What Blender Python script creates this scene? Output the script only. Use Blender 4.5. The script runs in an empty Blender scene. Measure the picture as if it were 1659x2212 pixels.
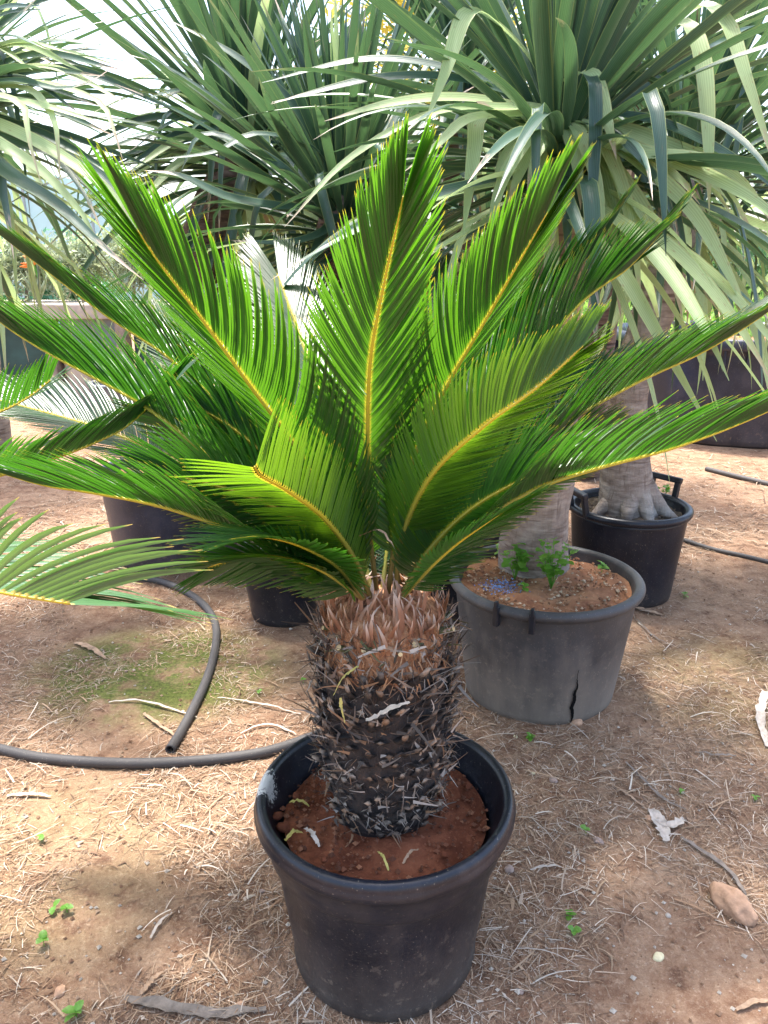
import bpy, bmesh, math, random
import numpy as np
from mathutils import Vector, Matrix, noise as mnoise

# ------------------------------------------------------------------ camera, sky, sun, exposure
sc = bpy.context.scene
col = sc.collection
CAM_H, PITCH = 1.38, math.radians(18.0)
cam_d = bpy.data.cameras.new('camera'); cam = bpy.data.objects.new('camera', cam_d); col.objects.link(cam)
cam.location = (0, 0, CAM_H); cam.rotation_euler = (math.radians(90) - PITCH, 0, 0)
cam_d.sensor_fit = 'HORIZONTAL'; cam_d.sensor_width = 36.0; cam_d.lens = 36.0 * 1661 / 1659
cam_d.clip_start = 0.02; cam_d.clip_end = 2000
sc.camera = cam

SUN_EL, SUN_AZ = math.radians(74), math.radians(-32)       # azimuth clockwise from +Y (straight ahead)
to_sun = Vector((math.sin(SUN_AZ) * math.cos(SUN_EL), math.cos(SUN_AZ) * math.cos(SUN_EL), math.sin(SUN_EL)))
w = bpy.data.worlds.new('World'); sc.world = w; w.use_nodes = True
wn = w.node_tree.nodes; wl = w.node_tree.links
sky = wn.new('ShaderNodeTexSky'); sky.sky_type = 'NISHITA'; sky.sun_disc = False
sky.sun_elevation = SUN_EL; sky.sun_rotation = SUN_AZ
sky.air_density = 1.0; sky.dust_density = 4.0; sky.ozone_density = 1.0
bg = wn['Background']; bg.inputs['Strength'].default_value = 0.15
wl.new(sky.outputs[0], bg.inputs['Color'])
sd = bpy.data.lights.new('sun', 'SUN'); sd.energy = 2.5; sd.angle = math.radians(6.0); sd.color = (1.0, 0.965, 0.915)
so = bpy.data.objects.new('sun', sd); col.objects.link(so); so.location = (-2, 5, 9)
so.rotation_euler = to_sun.to_track_quat('Z', 'Y').to_euler()
sc.view_settings.view_transform = 'Standard'; sc.view_settings.look = 'None'
sc.view_settings.exposure = 2.2; sc.view_settings.gamma = 1.0
sc.cycles.use_denoising = True
sc.cycles.max_bounces = 8

random.seed(7)
rng = np.random.default_rng(11)
R = math.radians

# ------------------------------------------------------------------ helpers
F = 1661.0
CP, SP = math.cos(PITCH), math.sin(PITCH)
def P(u, v, d):
    """a place in the yard from its bearing (photo grid 1659 x 2212) and its distance along the view"""
    x = (u - 829.5) / F * d; y = (1106 - v) / F * d
    return Vector((x, d * CP + y * SP, CAM_H - d * SP + y * CP))
def hgt(x, y):
    f = 1.0 / (1.0 + 0.02 * max(0.0, math.hypot(x, y) - 8) ** 2)
    return (0.016 * mnoise.noise((x * 1.3, y * 1.3, 3.1)) + 0.007 * mnoise.noise((x * 5, y * 5, 7.7))
            + 0.004 * mnoise.noise((x * 17, y * 17, 1.7))) * f
def G(u, v, lift=0.0):
    dx = (u - 829.5) / F; dy = (1106 - v) / F
    D = Vector((dx, CP + dy * SP, -SP + dy * CP)); t = CAM_H / -D.z
    x, y = D.x * t, D.y * t
    return Vector((x, y, hgt(x, y) + lift))

def mesh_np(name, V, Fc, uv=None, cols=None, smooth=True):
    me = bpy.data.meshes.new(name)
    V = np.asarray(V, dtype=np.float64); 
    me.from_pydata(V.tolist(), [], Fc.tolist() if isinstance(Fc, np.ndarray) else Fc)
    n = len(me.loops)
    li = np.empty(n, dtype=np.int32); me.loops.foreach_get('vertex_index', li)
    if uv is not None:
        l = me.uv_layers.new(name='UVMap'); l.data.foreach_set('uv', np.asarray(uv, dtype=np.float32)[li].ravel())
    if cols is not None:
        a = me.color_attributes.new('Col', 'FLOAT_COLOR', 'POINT')
        c = np.ones((len(V), 4), dtype=np.float32); c[:, :3] = cols; a.data.foreach_set('color', c.ravel())
    if smooth: me.polygons.foreach_set('use_smooth', np.ones(len(me.polygons), dtype=bool))
    me.update(); return me
def link(name, me, mat=None, parent=None, loc=None):
    o = bpy.data.objects.new(name, me); col.objects.link(o)
    if mat is not None and me is not None and not me.materials: me.materials.append(mat)
    if parent is not None: o.parent = parent
    if loc is not None: o.location = loc
    return o
def tag(o, label=None, cat=None, group=None, kind=None):
    for k, v in (('label', label), ('category', cat), ('group', group), ('kind', kind)):
        if v: o[k] = v
    return o
def empty(name, loc, label=None, cat=None, group=None):
    o = bpy.data.objects.new(name, None); col.objects.link(o); o.location = loc; o.empty_display_size = 0.1
    return tag(o, label, cat, group)
def spline(pts, n):
    """Catmull-Rom through pts, resampled evenly"""
    p = np.array([list(q) for q in pts], float)
    p = np.vstack([2 * p[0] - p[1], p, 2 * p[-1] - p[-2]])
    out = []
    for i in range(1, len(p) - 2):
        t = np.linspace(0, 1, 24, endpoint=False)[:, None]
        a, b, c, d = p[i - 1], p[i], p[i + 1], p[i + 2]
        out.append(0.5 * (2 * b + (c - a) * t + (2 * a - 5 * b + 4 * c - d) * t ** 2 + (3 * b - a - 3 * c + d) * t ** 3))
    out.append(p[-2][None]); q = np.vstack(out)
    s = np.r_[0, np.cumsum(np.linalg.norm(np.diff(q, axis=0), axis=1))]
    si = np.linspace(0, s[-1], n)
    return np.stack([np.interp(si, s, q[:, k]) for k in range(3)], 1), s[-1]
def nz(v): return v / np.maximum(np.linalg.norm(v, axis=-1, keepdims=True), 1e-9)
def tube_mesh(name, pts, rad, seg=8, caps=True, n=None, uvscale=1.0):
    q, L = spline(pts, n or max(6, 8 * len(pts)))
    n = len(q)
    rad = np.interp(np.linspace(0, 1, n), np.linspace(0, 1, len(rad)), rad) if hasattr(rad, '__len__') else np.full(n, rad)
    t = nz(np.gradient(q, axis=0))
    ref = np.array([0, 0, 1.0]) if abs(t[:, 2]).mean() < 0.8 else np.array([1.0, 0, 0])
    a = nz(np.cross(t, ref)); b = np.cross(t, a)
    th = np.linspace(0, 2 * math.pi, seg, endpoint=False)
    V = (q[:, None] + rad[:, None, None] * (np.cos(th)[None, :, None] * a[:, None] + np.sin(th)[None, :, None] * b[:, None])).reshape(-1, 3)
    uv = np.stack([np.tile(np.arange(seg) / seg, n), np.repeat(np.linspace(0, 1, n), seg)], 1)
    i = np.arange(n - 1)[:, None] * seg; j = np.arange(seg)[None]; k = (j + 1) % seg
    Fc = np.stack([i + j, i + k, i + seg + k, i + seg + j], -1).reshape(-1, 4).tolist()
    if caps: Fc += [list(range(seg))[::-1], list(range((n - 1) * seg, n * seg))]
    return mesh_np(name, V, Fc, uv)
def lathe(name, prof, seg=96, wob=0.0, seed=0):
    pr = np.array(prof, float); n = len(pr)
    th = np.linspace(0, 2 * math.pi, seg, endpoint=False)
    r = pr[:, 0:1] * (1 + wob * np.sin(2 * th + seed)[None] + wob * 0.5 * np.sin(3 * th + 2 * seed)[None])
    V = np.stack([r * np.cos(th), r * np.sin(th), np.repeat(pr[:, 1:2], seg, 1)], -1).reshape(-1, 3)
    uv = np.stack([np.tile(th / 6.2832, n), np.repeat(np.linspace(0, 1, n), seg)], 1)
    i = np.arange(n - 1)[:, None] * seg; j = np.arange(seg)[None]; k = (j + 1) % seg
    Fc = np.stack([i + j, i + k, i + seg + k, i + seg + j], -1).reshape(-1, 4).tolist()
    return mesh_np(name, V, Fc, uv)
def box_bm(bm, x0, x1, y0, y1, z0, z1, bev=0.0):
    r = bmesh.ops.create_cube(bm, size=1)
    for v in r['verts']:
        v.co = ((x0 + x1) / 2 + v.co.x * (x1 - x0), (y0 + y1) / 2 + v.co.y * (y1 - y0), (z0 + z1) / 2 + v.co.z * (z1 - z0))
    if bev:
        e = list({e for v in r['verts'] for e in v.link_edges})
        bmesh.ops.bevel(bm, geom=e, offset=bev, segments=2, affect='EDGES', profile=0.5)
def box(name, dims, mat, parent=None, bev=0.01, loc=None):
    bm = bmesh.new(); box_bm(bm, *dims, bev=bev); me = bpy.data.meshes.new(name); bm.to_mesh(me); bm.free()
    return link(name, me, mat, parent, loc)

# ------------------------------------------------------------------ materials
class Mt:
    def __init__(s, name):
        s.m = bpy.data.materials.new(name); s.m.use_nodes = True; s.n = s.m.node_tree.nodes; s.l = s.m.node_tree.links
        s.b = s.n['Principled BSDF']; s.out = s.n['Material Output']
    def node(s, t, **k):
        x = s.n.new(t)
        for a, v in k.items(): setattr(x, a, v)
        return x
    def put(s, sock, v):
        if hasattr(v, 'is_output') or isinstance(v, bpy.types.NodeSocket): s.l.new(v, sock)
        elif isinstance(v, (tuple, list)) and len(v) == 3 and sock.type == 'RGBA': sock.default_value = (*v, 1)
        else: sock.default_value = v
    def coord(s, what='Object'): return s.node('ShaderNodeTexCoord').outputs[what]
    def noise(s, vec, scale, detail=4, rough=0.55, out=0):
        x = s.node('ShaderNodeTexNoise'); x.inputs['Scale'].default_value = scale
        x.inputs['Detail'].default_value = detail; x.inputs['Roughness'].default_value = rough
        s.l.new(vec, x.inputs['Vector']); return x.outputs[out]
    def ramp(s, fac, stops):
        x = s.node('ShaderNodeValToRGB'); e = x.color_ramp.elements
        while len(e) < len(stops): e.new(0.5)
        for k, (p, c) in zip(e, stops):
            k.position = p; k.color = (*c, 1) if len(c) == 3 else c
        s.put(x.inputs[0], fac); return x.outputs[0]
    def mix(s, fac, a, b, mode='MIX'):
        x = s.node('ShaderNodeMix', data_type='RGBA', blend_type=mode)
        s.put(x.inputs[0], fac); s.put(x.inputs[6], a); s.put(x.inputs[7], b); return x.outputs[2]
    def math(s, op, a, b=0.0):
        x = s.node('ShaderNodeMath', operation=op); s.put(x.inputs[0], a); s.put(x.inputs[1], b); return x.outputs[0]
    def sep(s, v):
        x = s.node('ShaderNodeSeparateXYZ'); s.l.new(v, x.inputs[0]); return x.outputs
    def mapping(s, v, scale):
        x = s.node('ShaderNodeMapping'); s.l.new(v, x.inputs[0]); x.inputs['Scale'].default_value = scale; return x.outputs[0]
    def step(s, v, lo, hi):
        x = s.node('ShaderNodeMapRange', interpolation_type='SMOOTHSTEP'); s.put(x.inputs[0], v)
        x.inputs[1].default_value = lo; x.inputs[2].default_value = hi; return x.outputs[0]
    def bump(s, h, strength=0.3, dist=0.01):
        x = s.node('ShaderNodeBump'); x.inputs['Strength'].default_value = strength; x.inputs['Distance'].default_value = dist
        s.l.new(h, x.inputs['Height']); s.l.new(x.outputs[0], s.b.inputs['Normal']); return x.outputs[0]
    def rand(s): return s.node('ShaderNodeObjectInfo').outputs['Random']
    def set(s, **k):
        for a, v in k.items(): s.put(s.b.inputs[a.replace('_', ' ')], v)
        return s
    def translucent(s, colr, fac):
        t = s.node('ShaderNodeBsdfTranslucent'); s.put(t.inputs[0], colr)
        x = s.node('ShaderNodeMixShader'); s.put(x.inputs[0], fac)
        s.l.new(s.b.outputs[0], x.inputs[1]); s.l.new(t.outputs[0], x.inputs[2]); s.l.new(x.outputs[0], s.out.inputs['Surface'])
        return s

M = {}
def simple(name, c, rough=0.6, var=0.25, scale=20, bump=0.0, spec=0.4, metal=0.0):
    m = Mt(name); v = m.coord('Object'); n = m.noise(v, scale, 5, 0.6)
    d = tuple(x * (1 - var) for x in c); l = tuple(min(1, x * (1 + var)) for x in c)
    m.set(Base_Color=m.ramp(n, [(0.3, d), (0.7, l)]), Roughness=rough, Metallic=metal)
    m.b.inputs['Specular IOR Level'].default_value = spec
    if bump: m.bump(n, bump, 0.01)
    M[name] = m.m; return m.m

# soil ground with moss patches
m = Mt('ground'); v = m.coord('Object')
n1 = m.noise(v, 1.6, 6, 0.6); n2 = m.noise(v, 14, 6, 0.65); n3 = m.noise(v, 90, 4, 0.7); n4 = m.noise(v, 0.9, 3, 0.5)
c = m.mix(m.step(n1, 0.35, 0.65), (0.185, 0.098, 0.058), (0.29, 0.18, 0.112))
c = m.mix(m.step(n2, 0.4, 0.75), c, (0.34, 0.225, 0.145))
c = m.mix(m.step(n2, 0.48, 0.28), c, (0.115, 0.06, 0.037))
c = m.mix(m.math('MULTIPLY', m.step(n3, 0.5, 0.75), 0.5), c, (0.5, 0.38, 0.27))
c = m.mix(m.math('MULTIPLY', m.step(n3, 0.45, 0.25), 0.5), c, (0.12, 0.06, 0.035))
n5 = m.noise(v, 330, 3, 0.75); c = m.mix(m.math('MULTIPLY', m.step(n5, 0.56, 0.72), 0.55), c, (0.46, 0.34, 0.24)); c = m.mix(m.math('MULTIPLY', m.step(n5, 0.44, 0.30), 0.6), c, (0.07, 0.036, 0.022))
xyz = m.sep(v)
def blob(cx, cy, rx, ry):
    a = m.math('POWER', m.math('MULTIPLY', m.math('SUBTRACT', xyz[0], cx), 1 / rx), 2.0)
    b = m.math('POWER', m.math('MULTIPLY', m.math('SUBTRACT', xyz[1], cy), 1 / ry), 2.0)
    return m.step(m.math('ADD', a, b), 1.0, 0.15)
moss = m.math('MAXIMUM', blob(-0.80, 2.42, 0.55, 0.42), m.math('MULTIPLY', blob(-0.85, 1.5, 0.5, 0.45), 0.2))
moss = m.math('MAXIMUM', moss, m.math('MULTIPLY', blob(1.25, 2.3, 0.5, 0.5), 0.3))
moss = m.math('MULTIPLY', moss, m.step(m.math('ADD', m.math('MULTIPLY', n2, 0.5), m.math('MULTIPLY', m.noise(v, 5, 5, 0.6), 0.6)), 0.42, 0.60))
c = m.mix(m.math('MULTIPLY', moss, 0.9), c, m.mix(m.step(n3, 0.35, 0.65), (0.045, 0.072, 0.012), (0.12, 0.155, 0.03)))
m.set(Base_Color=c, Roughness=0.95); m.b.inputs['Specular IOR Level'].default_value = 0.15
m.bump(m.math('ADD', m.math('MULTIPLY', n2, 0.8), m.math('MULTIPLY', n3, 0.45)), 0.9, 0.018); M['ground'] = m.m

# red potting soil
for nm, a, b, d in (('red_soil', (0.145, 0.048, 0.024), (0.25, 0.095, 0.048), (0.075, 0.024, 0.013)), ('tan_soil', (0.27, 0.13, 0.07), (0.40, 0.22, 0.12), (0.17, 0.07, 0.04)),
                    ('dark_soil', (0.10, 0.075, 0.055), (0.2, 0.16, 0.12), (0.05, 0.04, 0.03))):
    m = Mt(nm); v = m.coord('Object'); n1 = m.noise(v, 9, 6, 0.65); n2 = m.noise(v, 60, 4, 0.7)
    c = m.ramp(n1, [(0.3, d), (0.5, a), (0.72, b)])
    c = m.mix(m.math('MULTIPLY', m.step(n2, 0.52, 0.75), 0.45), c, tuple(x * 1.3 for x in b))
    m.set(Base_Color=c, Roughness=0.95); m.b.inputs['Specular IOR Level'].default_value = 0.15
    m.bump(m.math('ADD', m.math('MULTIPLY', n1, 0.7), m.math('MULTIPLY', n2, 0.4)), 0.8, 0.012); M[nm] = m.m

# black nursery plastic: clean blue black, dust in streaks and from splashing
def plastic(name, base, dust, amount, zlo, zhi, rough=0.34, top=0.0, white=None):
    m = Mt(name); v = m.coord('Object'); z = m.sep(v)[2]
    n1 = m.noise(v, 6, 5, 0.6); n2 = m.noise(m.mapping(v, (1, 1, 0.22)), 22, 4, 0.65); n3 = m.noise(v, 160, 3, 0.7)
    sp = m.step(m.noise(v, 210, 2, 0.5), 0.66, 0.74)
    d = m.math('ADD', m.math('MULTIPLY', m.step(z, zhi, zlo), 0.9), m.math('MULTIPLY', m.math('SUBTRACT', n1, 0.5), 1.2))
    d = m.math('MULTIPLY', m.math('ADD', d, m.math('MULTIPLY', m.math('SUBTRACT', n2, 0.5), 0.9)), amount)
    d = m.math('MAXIMUM', d, top); d.node.use_clamp = True
    d = m.math('ADD', d, m.math('MULTIPLY', m.math('SUBTRACT', n3, 0.45), 0.12)); d.node.use_clamp = True
    c = m.mix(m.step(n1, 0.3, 0.7), tuple(x * 0.8 for x in base), tuple(x * 1.35 for x in base))
    c = m.mix(d, c, m.mix(n1, dust, tuple(x * 0.7 for x in dust)))
    mud = m.math('MULTIPLY', m.step(m.noise(v, 38, 4, 0.7), 0.57, 0.66), m.step(z, zhi * 1.5, zlo)); d2 = m.math('MULTIPLY', mud, 0.55); c = m.mix(d2, c, tuple(x * 0.9 for x in dust))
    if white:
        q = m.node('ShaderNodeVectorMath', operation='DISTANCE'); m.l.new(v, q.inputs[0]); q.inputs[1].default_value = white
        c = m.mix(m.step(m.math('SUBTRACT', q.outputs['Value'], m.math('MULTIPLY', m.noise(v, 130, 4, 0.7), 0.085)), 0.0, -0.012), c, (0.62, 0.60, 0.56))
    c = m.mix(m.math('MULTIPLY', sp, 0.35), c, (0.34, 0.28, 0.21))
    rr = m.math('ADD', m.math('MULTIPLY', d, 0.45), m.math('ADD', rough - 0.08, m.math('MULTIPLY', n2, 0.2))); rr.node.use_clamp = True
    m.set(Base_Color=c, Roughness=rr); m.bump(m.math('ADD', n3, m.math('MULTIPLY', n1, 2)), 0.12, 0.004); M[name] = m.m
plastic('pot_black', (0.0068, 0.0088, 0.0155), (0.17, 0.135, 0.105), 0.24, -0.04, 0.16, 0.32)
M['pot_black'].node_tree.nodes['Principled BSDF'].inputs['Specular IOR Level'].default_value = 0.34
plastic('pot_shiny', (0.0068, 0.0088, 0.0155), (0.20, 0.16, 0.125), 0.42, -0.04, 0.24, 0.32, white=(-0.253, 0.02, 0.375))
M['pot_shiny'].node_tree.nodes['Principled BSDF'].inputs['Specular IOR Level'].default_value = 0.4
plastic('pot_dusty', (0.035, 0.037, 0.042), (0.25, 0.205, 0.16), 1.0, -0.05, 0.36, 0.5, top=0.06)
plastic('pot_grey', (0.11, 0.115, 0.13), (0.32, 0.28, 0.24), 0.5, -0.05, 0.3, 0.55)
plastic('tub_black', (0.015, 0.021, 0.038), (0.26, 0.18, 0.13), 0.35, -0.05, 0.22, 0.36)
plastic('hose', (0.03, 0.029, 0.03), (0.20, 0.17, 0.15), 0.6, -0.05, 0.02, 0.55, top=0.22)
simple('dark_plastic', (0.012, 0.014, 0.020), 0.4, 0.3, 30)
simple('crack_dark', (0.006, 0.006, 0.006), 0.9, spec=0.1)
simple('beige_pot', (0.5, 0.42, 0.33), 0.7, 0.15)

# cycad leaflets
def leafy(name, dark, mid, trans, tfac, tip, rough, base_y=0.05, spec=0.5):
    m = Mt(name); uv = m.sep(m.coord('UV')); r = m.rand(); n = m.noise(m.coord('Object'), 14, 3, 0.6)
    c = m.mix(m.math('MULTIPLY', m.math('ADD', r, n), 0.5), dark, mid)
    mid_rib = m.step(m.math('ABSOLUTE', m.math('SUBTRACT', uv[0], 0.5)), 0.16, 0.02)
    c = m.mix(m.math('MULTIPLY', mid_rib, 0.35), c, tuple(min(1, x * 1.9) for x in mid))
    e = m.math('MAXIMUM', m.step(uv[1], 0.93, 1.0), m.step(uv[1], base_y, 0.0))
    c = m.mix(e, c, tip)
    t = m.mix(m.math('MULTIPLY', mid_rib, 0.5), trans, tuple(min(1, x * 1.25) for x in trans)); t = m.mix(e, t, tuple(min(1, x * 1.2) for x in tip))
    m.set(Base_Color=c, Roughness=rough); m.b.inputs['Specular IOR Level'].default_value = spec
    m.translucent(t, tfac); M[name] = m.m
leafy('cycad_leaf', (0.012, 0.043, 0.013), (0.025, 0.078, 0.017), (0.072, 0.26, 0.012), 0.35, (0.40, 0.36, 0.03), 0.29, spec=0.6)
leafy('cycad_leaf_young', (0.014, 0.050, 0.011), (0.030, 0.086, 0.013), (0.115, 0.32, 0.010), 0.43, (0.45, 0.38, 0.03), 0.31)
leafy('cycad_leaf_sunlit', (0.022, 0.062, 0.010), (0.045, 0.105, 0.012), (0.21, 0.41, 0.012), 0.44, (0.55, 0.42, 0.03), 0.33)  # lighter copy of the young leaf: sun shining through put into its colour
leafy('cycad_leaf_tip', (0.028, 0.085, 0.030), (0.055, 0.135, 0.045), (0.16, 0.33, 0.05), 0.25, (0.60, 0.46, 0.12), 0.36, base_y=0.03, spec=0.9)
m = Mt('rachis'); uv = m.sep(m.coord('UV')); n = m.noise(m.coord('Object'), 40, 3)
c = m.ramp(uv[1], [(0.0, (0.13, 0.075, 0.03)), (0.14, (0.13, 0.14, 0.035)), (0.34, (0.26, 0.26, 0.03)), (0.6, (0.50, 0.40, 0.02)), (1.0, (0.56, 0.39, 0.02))])
m.set(Base_Color=m.mix(m.math('MULTIPLY', n, 0.25), c, (0.25, 0.22, 0.03)), Roughness=0.42); m.translucent((0.6, 0.45, 0.02), 0.12); M['rachis'] = m.m

# dragon tree leaves (strap leaves with fine length stripes and pale margins)
def strap(name, dark, mid, trans, tfac, edge, rough, blotch=0.0):
    m = Mt(name); uv = m.sep(m.coord('UV')); r = m.rand(); ob = m.coord('Object')
    w_ = m.node('ShaderNodeTexWave'); w_.inputs['Scale'].default_value = 2.6; w_.inputs['Distortion'].default_value = 1.2
    cx = m.node('ShaderNodeCombineXYZ'); m.l.new(uv[0], cx.inputs[0]); m.l.new(m.math('MULTIPLY', uv[1], 0.05), cx.inputs[1]); m.l.new(r, cx.inputs[2])
    m.l.new(cx.outputs[0], w_.inputs['Vector']); st = w_.outputs['Fac']
    c = m.mix(r, dark, mid); c = m.mix(m.math('MULTIPLY', st, 0.55), c, tuple(x * 1.7 for x in mid))
    n = m.noise(m.mapping(m.coord('UV'), (1.5, 9, 1)), 3, 4, 0.6)
    ed = m.step(m.math('ABSOLUTE', m.math('SUBTRACT', uv[0], 0.5)), 0.44, 0.49)
    c = m.mix(m.math('MULTIPLY', ed, 0.7), c, edge)
    t = m.mix(m.math('MULTIPLY', st, 0.3), trans, tuple(x * 0.7 for x in trans))
    if blotch:
        bl = m.math('MULTIPLY', m.step(n, 0.60, 0.72), blotch); c = m.mix(bl, c, (0.26, 0.15, 0.075)); t = m.mix(bl, t, (0.3, 0.16, 0.06))
        ti = m.math('MULTIPLY', m.step(m.math('ADD', uv[1], m.math('MULTIPLY', m.math('SUBTRACT', n, 0.5), 0.3)), 0.86, 0.93), m.step(r, 0.35, 0.5)); c = m.mix(ti, c, (0.42, 0.32, 0.24))
    m.set(Base_Color=c, Roughness=rough); m.b.inputs['Specular IOR Level'].default_value = 0.45
    m.bump(st, 0.12, 0.003); m.translucent(t, tfac); M[name] = m.m
strap('strap_leaf', (0.011, 0.034, 0.028), (0.042, 0.085, 0.055), (0.13, 0.27, 0.09), 0.17, (0.32, 0.36, 0.12), 0.38, 0.3)
strap('strap_leaf_old', (0.20, 0.29, 0.125), (0.35, 0.44, 0.215), (0.50, 0.66, 0.27), 0.38, (0.5, 0.48, 0.22), 0.5, 0.7)
strap('strap_leaf_dry', (0.30, 0.22, 0.14), (0.48, 0.39, 0.29), (0.4, 0.3, 0.16), 0.2, (0.5, 0.42, 0.3), 0.8, 0.5)

# barks
m = Mt('strap_bark'); v = m.coord('Object'); n1 = m.noise(m.mapping(v, (1, 1, 3.2)), 11, 6, 0.65); n2 = m.noise(v, 3, 4)
ring = m.noise(m.mapping(v, (1.6, 1.6, 22)), 2.2, 4, 0.6); fis = m.noise(m.mapping(v, (5, 5, 0.9)), 9, 4, 0.6)
c = m.ramp(n1, [(0.3, (0.13, 0.095, 0.075)), (0.5, (0.25, 0.20, 0.165)), (0.72, (0.40, 0.35, 0.30))])
c = m.mix(m.math('MULTIPLY', m.step(ring, 0.45, 0.36), 0.7), c, (0.085, 0.055, 0.042)); c = m.mix(m.math('MULTIPLY', m.step(fis, 0.42, 0.32), 0.6), c, (0.10, 0.07, 0.055)); c = m.mix(m.math('MULTIPLY', m.step(n2, 0.45, 0.7), 0.5), c, (0.36, 0.34, 0.31))
m.set(Base_Color=c, Roughness=0.9); m.bump(m.math('ADD', m.math('MULTIPLY', ring, 0.35), m.math('ADD', m.math('MULTIPLY', fis, 0.7), m.math('MULTIPLY', n1, 0.5))), 0.8, 0.015); M['strap_bark'] = m.m
m = Mt('strap_bark_brown'); v = m.coord('Object'); n1 = m.noise(m.mapping(v, (1, 1, 3.2)), 11, 6, 0.65); ring = m.noise(m.mapping(v, (1.6, 1.6, 22)), 2.2, 4, 0.6)
c = m.ramp(n1, [(0.3, (0.075, 0.045, 0.034)), (0.5, (0.15, 0.098, 0.075)), (0.74, (0.26, 0.19, 0.15))]); c = m.mix(m.step(ring, 0.47, 0.36), c, (0.05, 0.03, 0.023))
m.set(Base_Color=c, Roughness=0.9); m.bump(m.math('ADD', ring, m.math('MULTIPLY', n1, 0.5)), 0.8, 0.02); M['strap_bark_brown'] = m.m
m = Mt('cycad_core'); v = m.coord('Object'); z = m.sep(v)[2]; n1 = m.noise(v, 26, 5, 0.65); n2 = m.noise(m.mapping(v, (1, 1, 0.35)), 90, 4, 0.7)
c = m.ramp(n1, [(0.3, (0.012, 0.010, 0.011)), (0.6, (0.045, 0.034, 0.028)), (0.8, (0.17, 0.07, 0.035))])
band = m.step(z, 0.335, 0.362)
c = m.mix(m.math('MULTIPLY', band, m.step(n1, 0.22, 0.42)), c, m.ramp(n2, [(0.3, (0.16, 0.062, 0.028)), (0.5, (0.36, 0.165, 0.075)), (0.7, (0.50, 0.29, 0.16))]))
m.set(Base_Color=c, Roughness=0.85); m.bump(m.math('ADD', n2, n1), 0.8, 0.012); M['cycad_core'] = m.m
m = Mt('leaf_base'); uv = m.sep(m.coord('UV')); r = m.rand(); n = m.noise(m.coord('Object'), 120, 4, 0.6)
tipc = m.ramp(r, [(0.0, (0.085, 0.060, 0.042)), (0.3, (0.165, 0.120, 0.085)), (0.55, (0.27, 0.15, 0.078)), (0.8, (0.33, 0.265, 0.205)), (1.0, (0.07, 0.054, 0.043))])
yy = m.math('ADD', uv[1], m.math('MULTIPLY', m.math('SUBTRACT', n, 0.5), 0.5))
c = m.mix(m.step(yy, 0.62, 1.02), m.ramp(n, [(0.3, (0.006, 0.0055, 0.006)), (0.7, (0.026, 0.021, 0.018))]), tipc)
m.set(Base_Color=c, Roughness=m.math('ADD', 0.42, m.math('MULTIPLY', n, 0.5))); m.bump(n, 0.5, 0.004); M['leaf_base'] = m.m
m = Mt('cataphyll'); uv = m.sep(m.coord('UV')); r = m.rand(); n = m.noise(m.coord('Object'), 70, 3)
c = m.mix(n, (0.17, 0.068, 0.034), (0.34, 0.165, 0.09)); c = m.mix(m.math('MULTIPLY', m.step(r, 0.5, 1.0), 0.6), c, (0.45, 0.30, 0.20)); c = m.mix(m.step(m.math('ADD', uv[1], m.math('MULTIPLY', r, 0.25)), 0.62, 1.1), c, (0.52, 0.42, 0.34))
m.set(Base_Color=c, Roughness=0.8); m.translucent((0.5, 0.25, 0.12), 0.15); M['cataphyll'] = m.m
m = Mt('stub'); uv = m.sep(m.coord('UV')); n = m.noise(m.coord('Object'), 60, 3)
c = m.mix(n, (0.035, 0.045, 0.016), (0.12, 0.13, 0.05)); c = m.mix(m.step(uv[1], 0.955, 0.965), c, (0.55, 0.44, 0.24)); m.set(Base_Color=c, Roughness=0.6); M['stub'] = m.m

# loose litter coloured per strand
m = Mt('litter'); a = m.node('ShaderNodeAttribute', attribute_name='Col'); n = m.noise(m.coord('Object'), 120, 3)
m.set(Base_Color=m.mix(m.math('MULTIPLY', n, 0.4), a.outputs['Color'], (0.10, 0.06, 0.035)), Roughness=0.85); m.b.inputs['Specular IOR Level'].default_value = 0.25; M['litter'] = m.m
simple('dry_leaf_pale', (0.47, 0.40, 0.33), 0.8, 0.35, 40, 0.3); simple('dry_leaf_tan', (0.33, 0.22, 0.14), 0.85, 0.4, 40, 0.3); simple('dry_leaf_grey', (0.19, 0.155, 0.125), 0.85, 0.4, 40, 0.3)
simple('dry_leaf_yellow', (0.42, 0.36, 0.10), 0.7, 0.3, 40, 0.2)
simple('stone_tan', (0.44, 0.27, 0.17), 0.9, 0.35, 30, 0.7, 0.2); simple('stone_grey', (0.30, 0.22, 0.18), 0.85, 0.3, 50, 0.4, 0.3); simple('stone_pale', (0.66, 0.58, 0.36), 0.8, 0.2, 40, 0.3)
simple('pellet_blue', (0.13, 0.24, 0.48), 0.7, 0.35, 90)
simple('bag_blue', (0.04, 0.17, 0.55), 0.4, 0.4, 18)
simple('render_wall', (0.42, 0.36, 0.30), 0.9, 0.25, 8, 0.4, 0.2); simple('stone_block', (0.6, 0.58, 0.54), 0.9, 0.2, 9, 0.4, 0.2)
simple('green_panel', (0.03, 0.075, 0.065), 0.6, 0.3, 5); simple('grey_panel', (0.20, 0.25, 0.27), 0.6, 0.25, 4)
simple('timber', (0.30, 0.24, 0.19), 0.9, 0.35, 12, 0.5, 0.2); simple('shade_net', (0.012, 0.014, 0.018), 0.9, 0.3, 30, spec=0.1)
simple('frame_metal', (0.3, 0.35, 0.35), 0.5, 0.2, 10)
simple('white_tag', (0.75, 0.74, 0.72), 0.6, 0.1)
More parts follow.
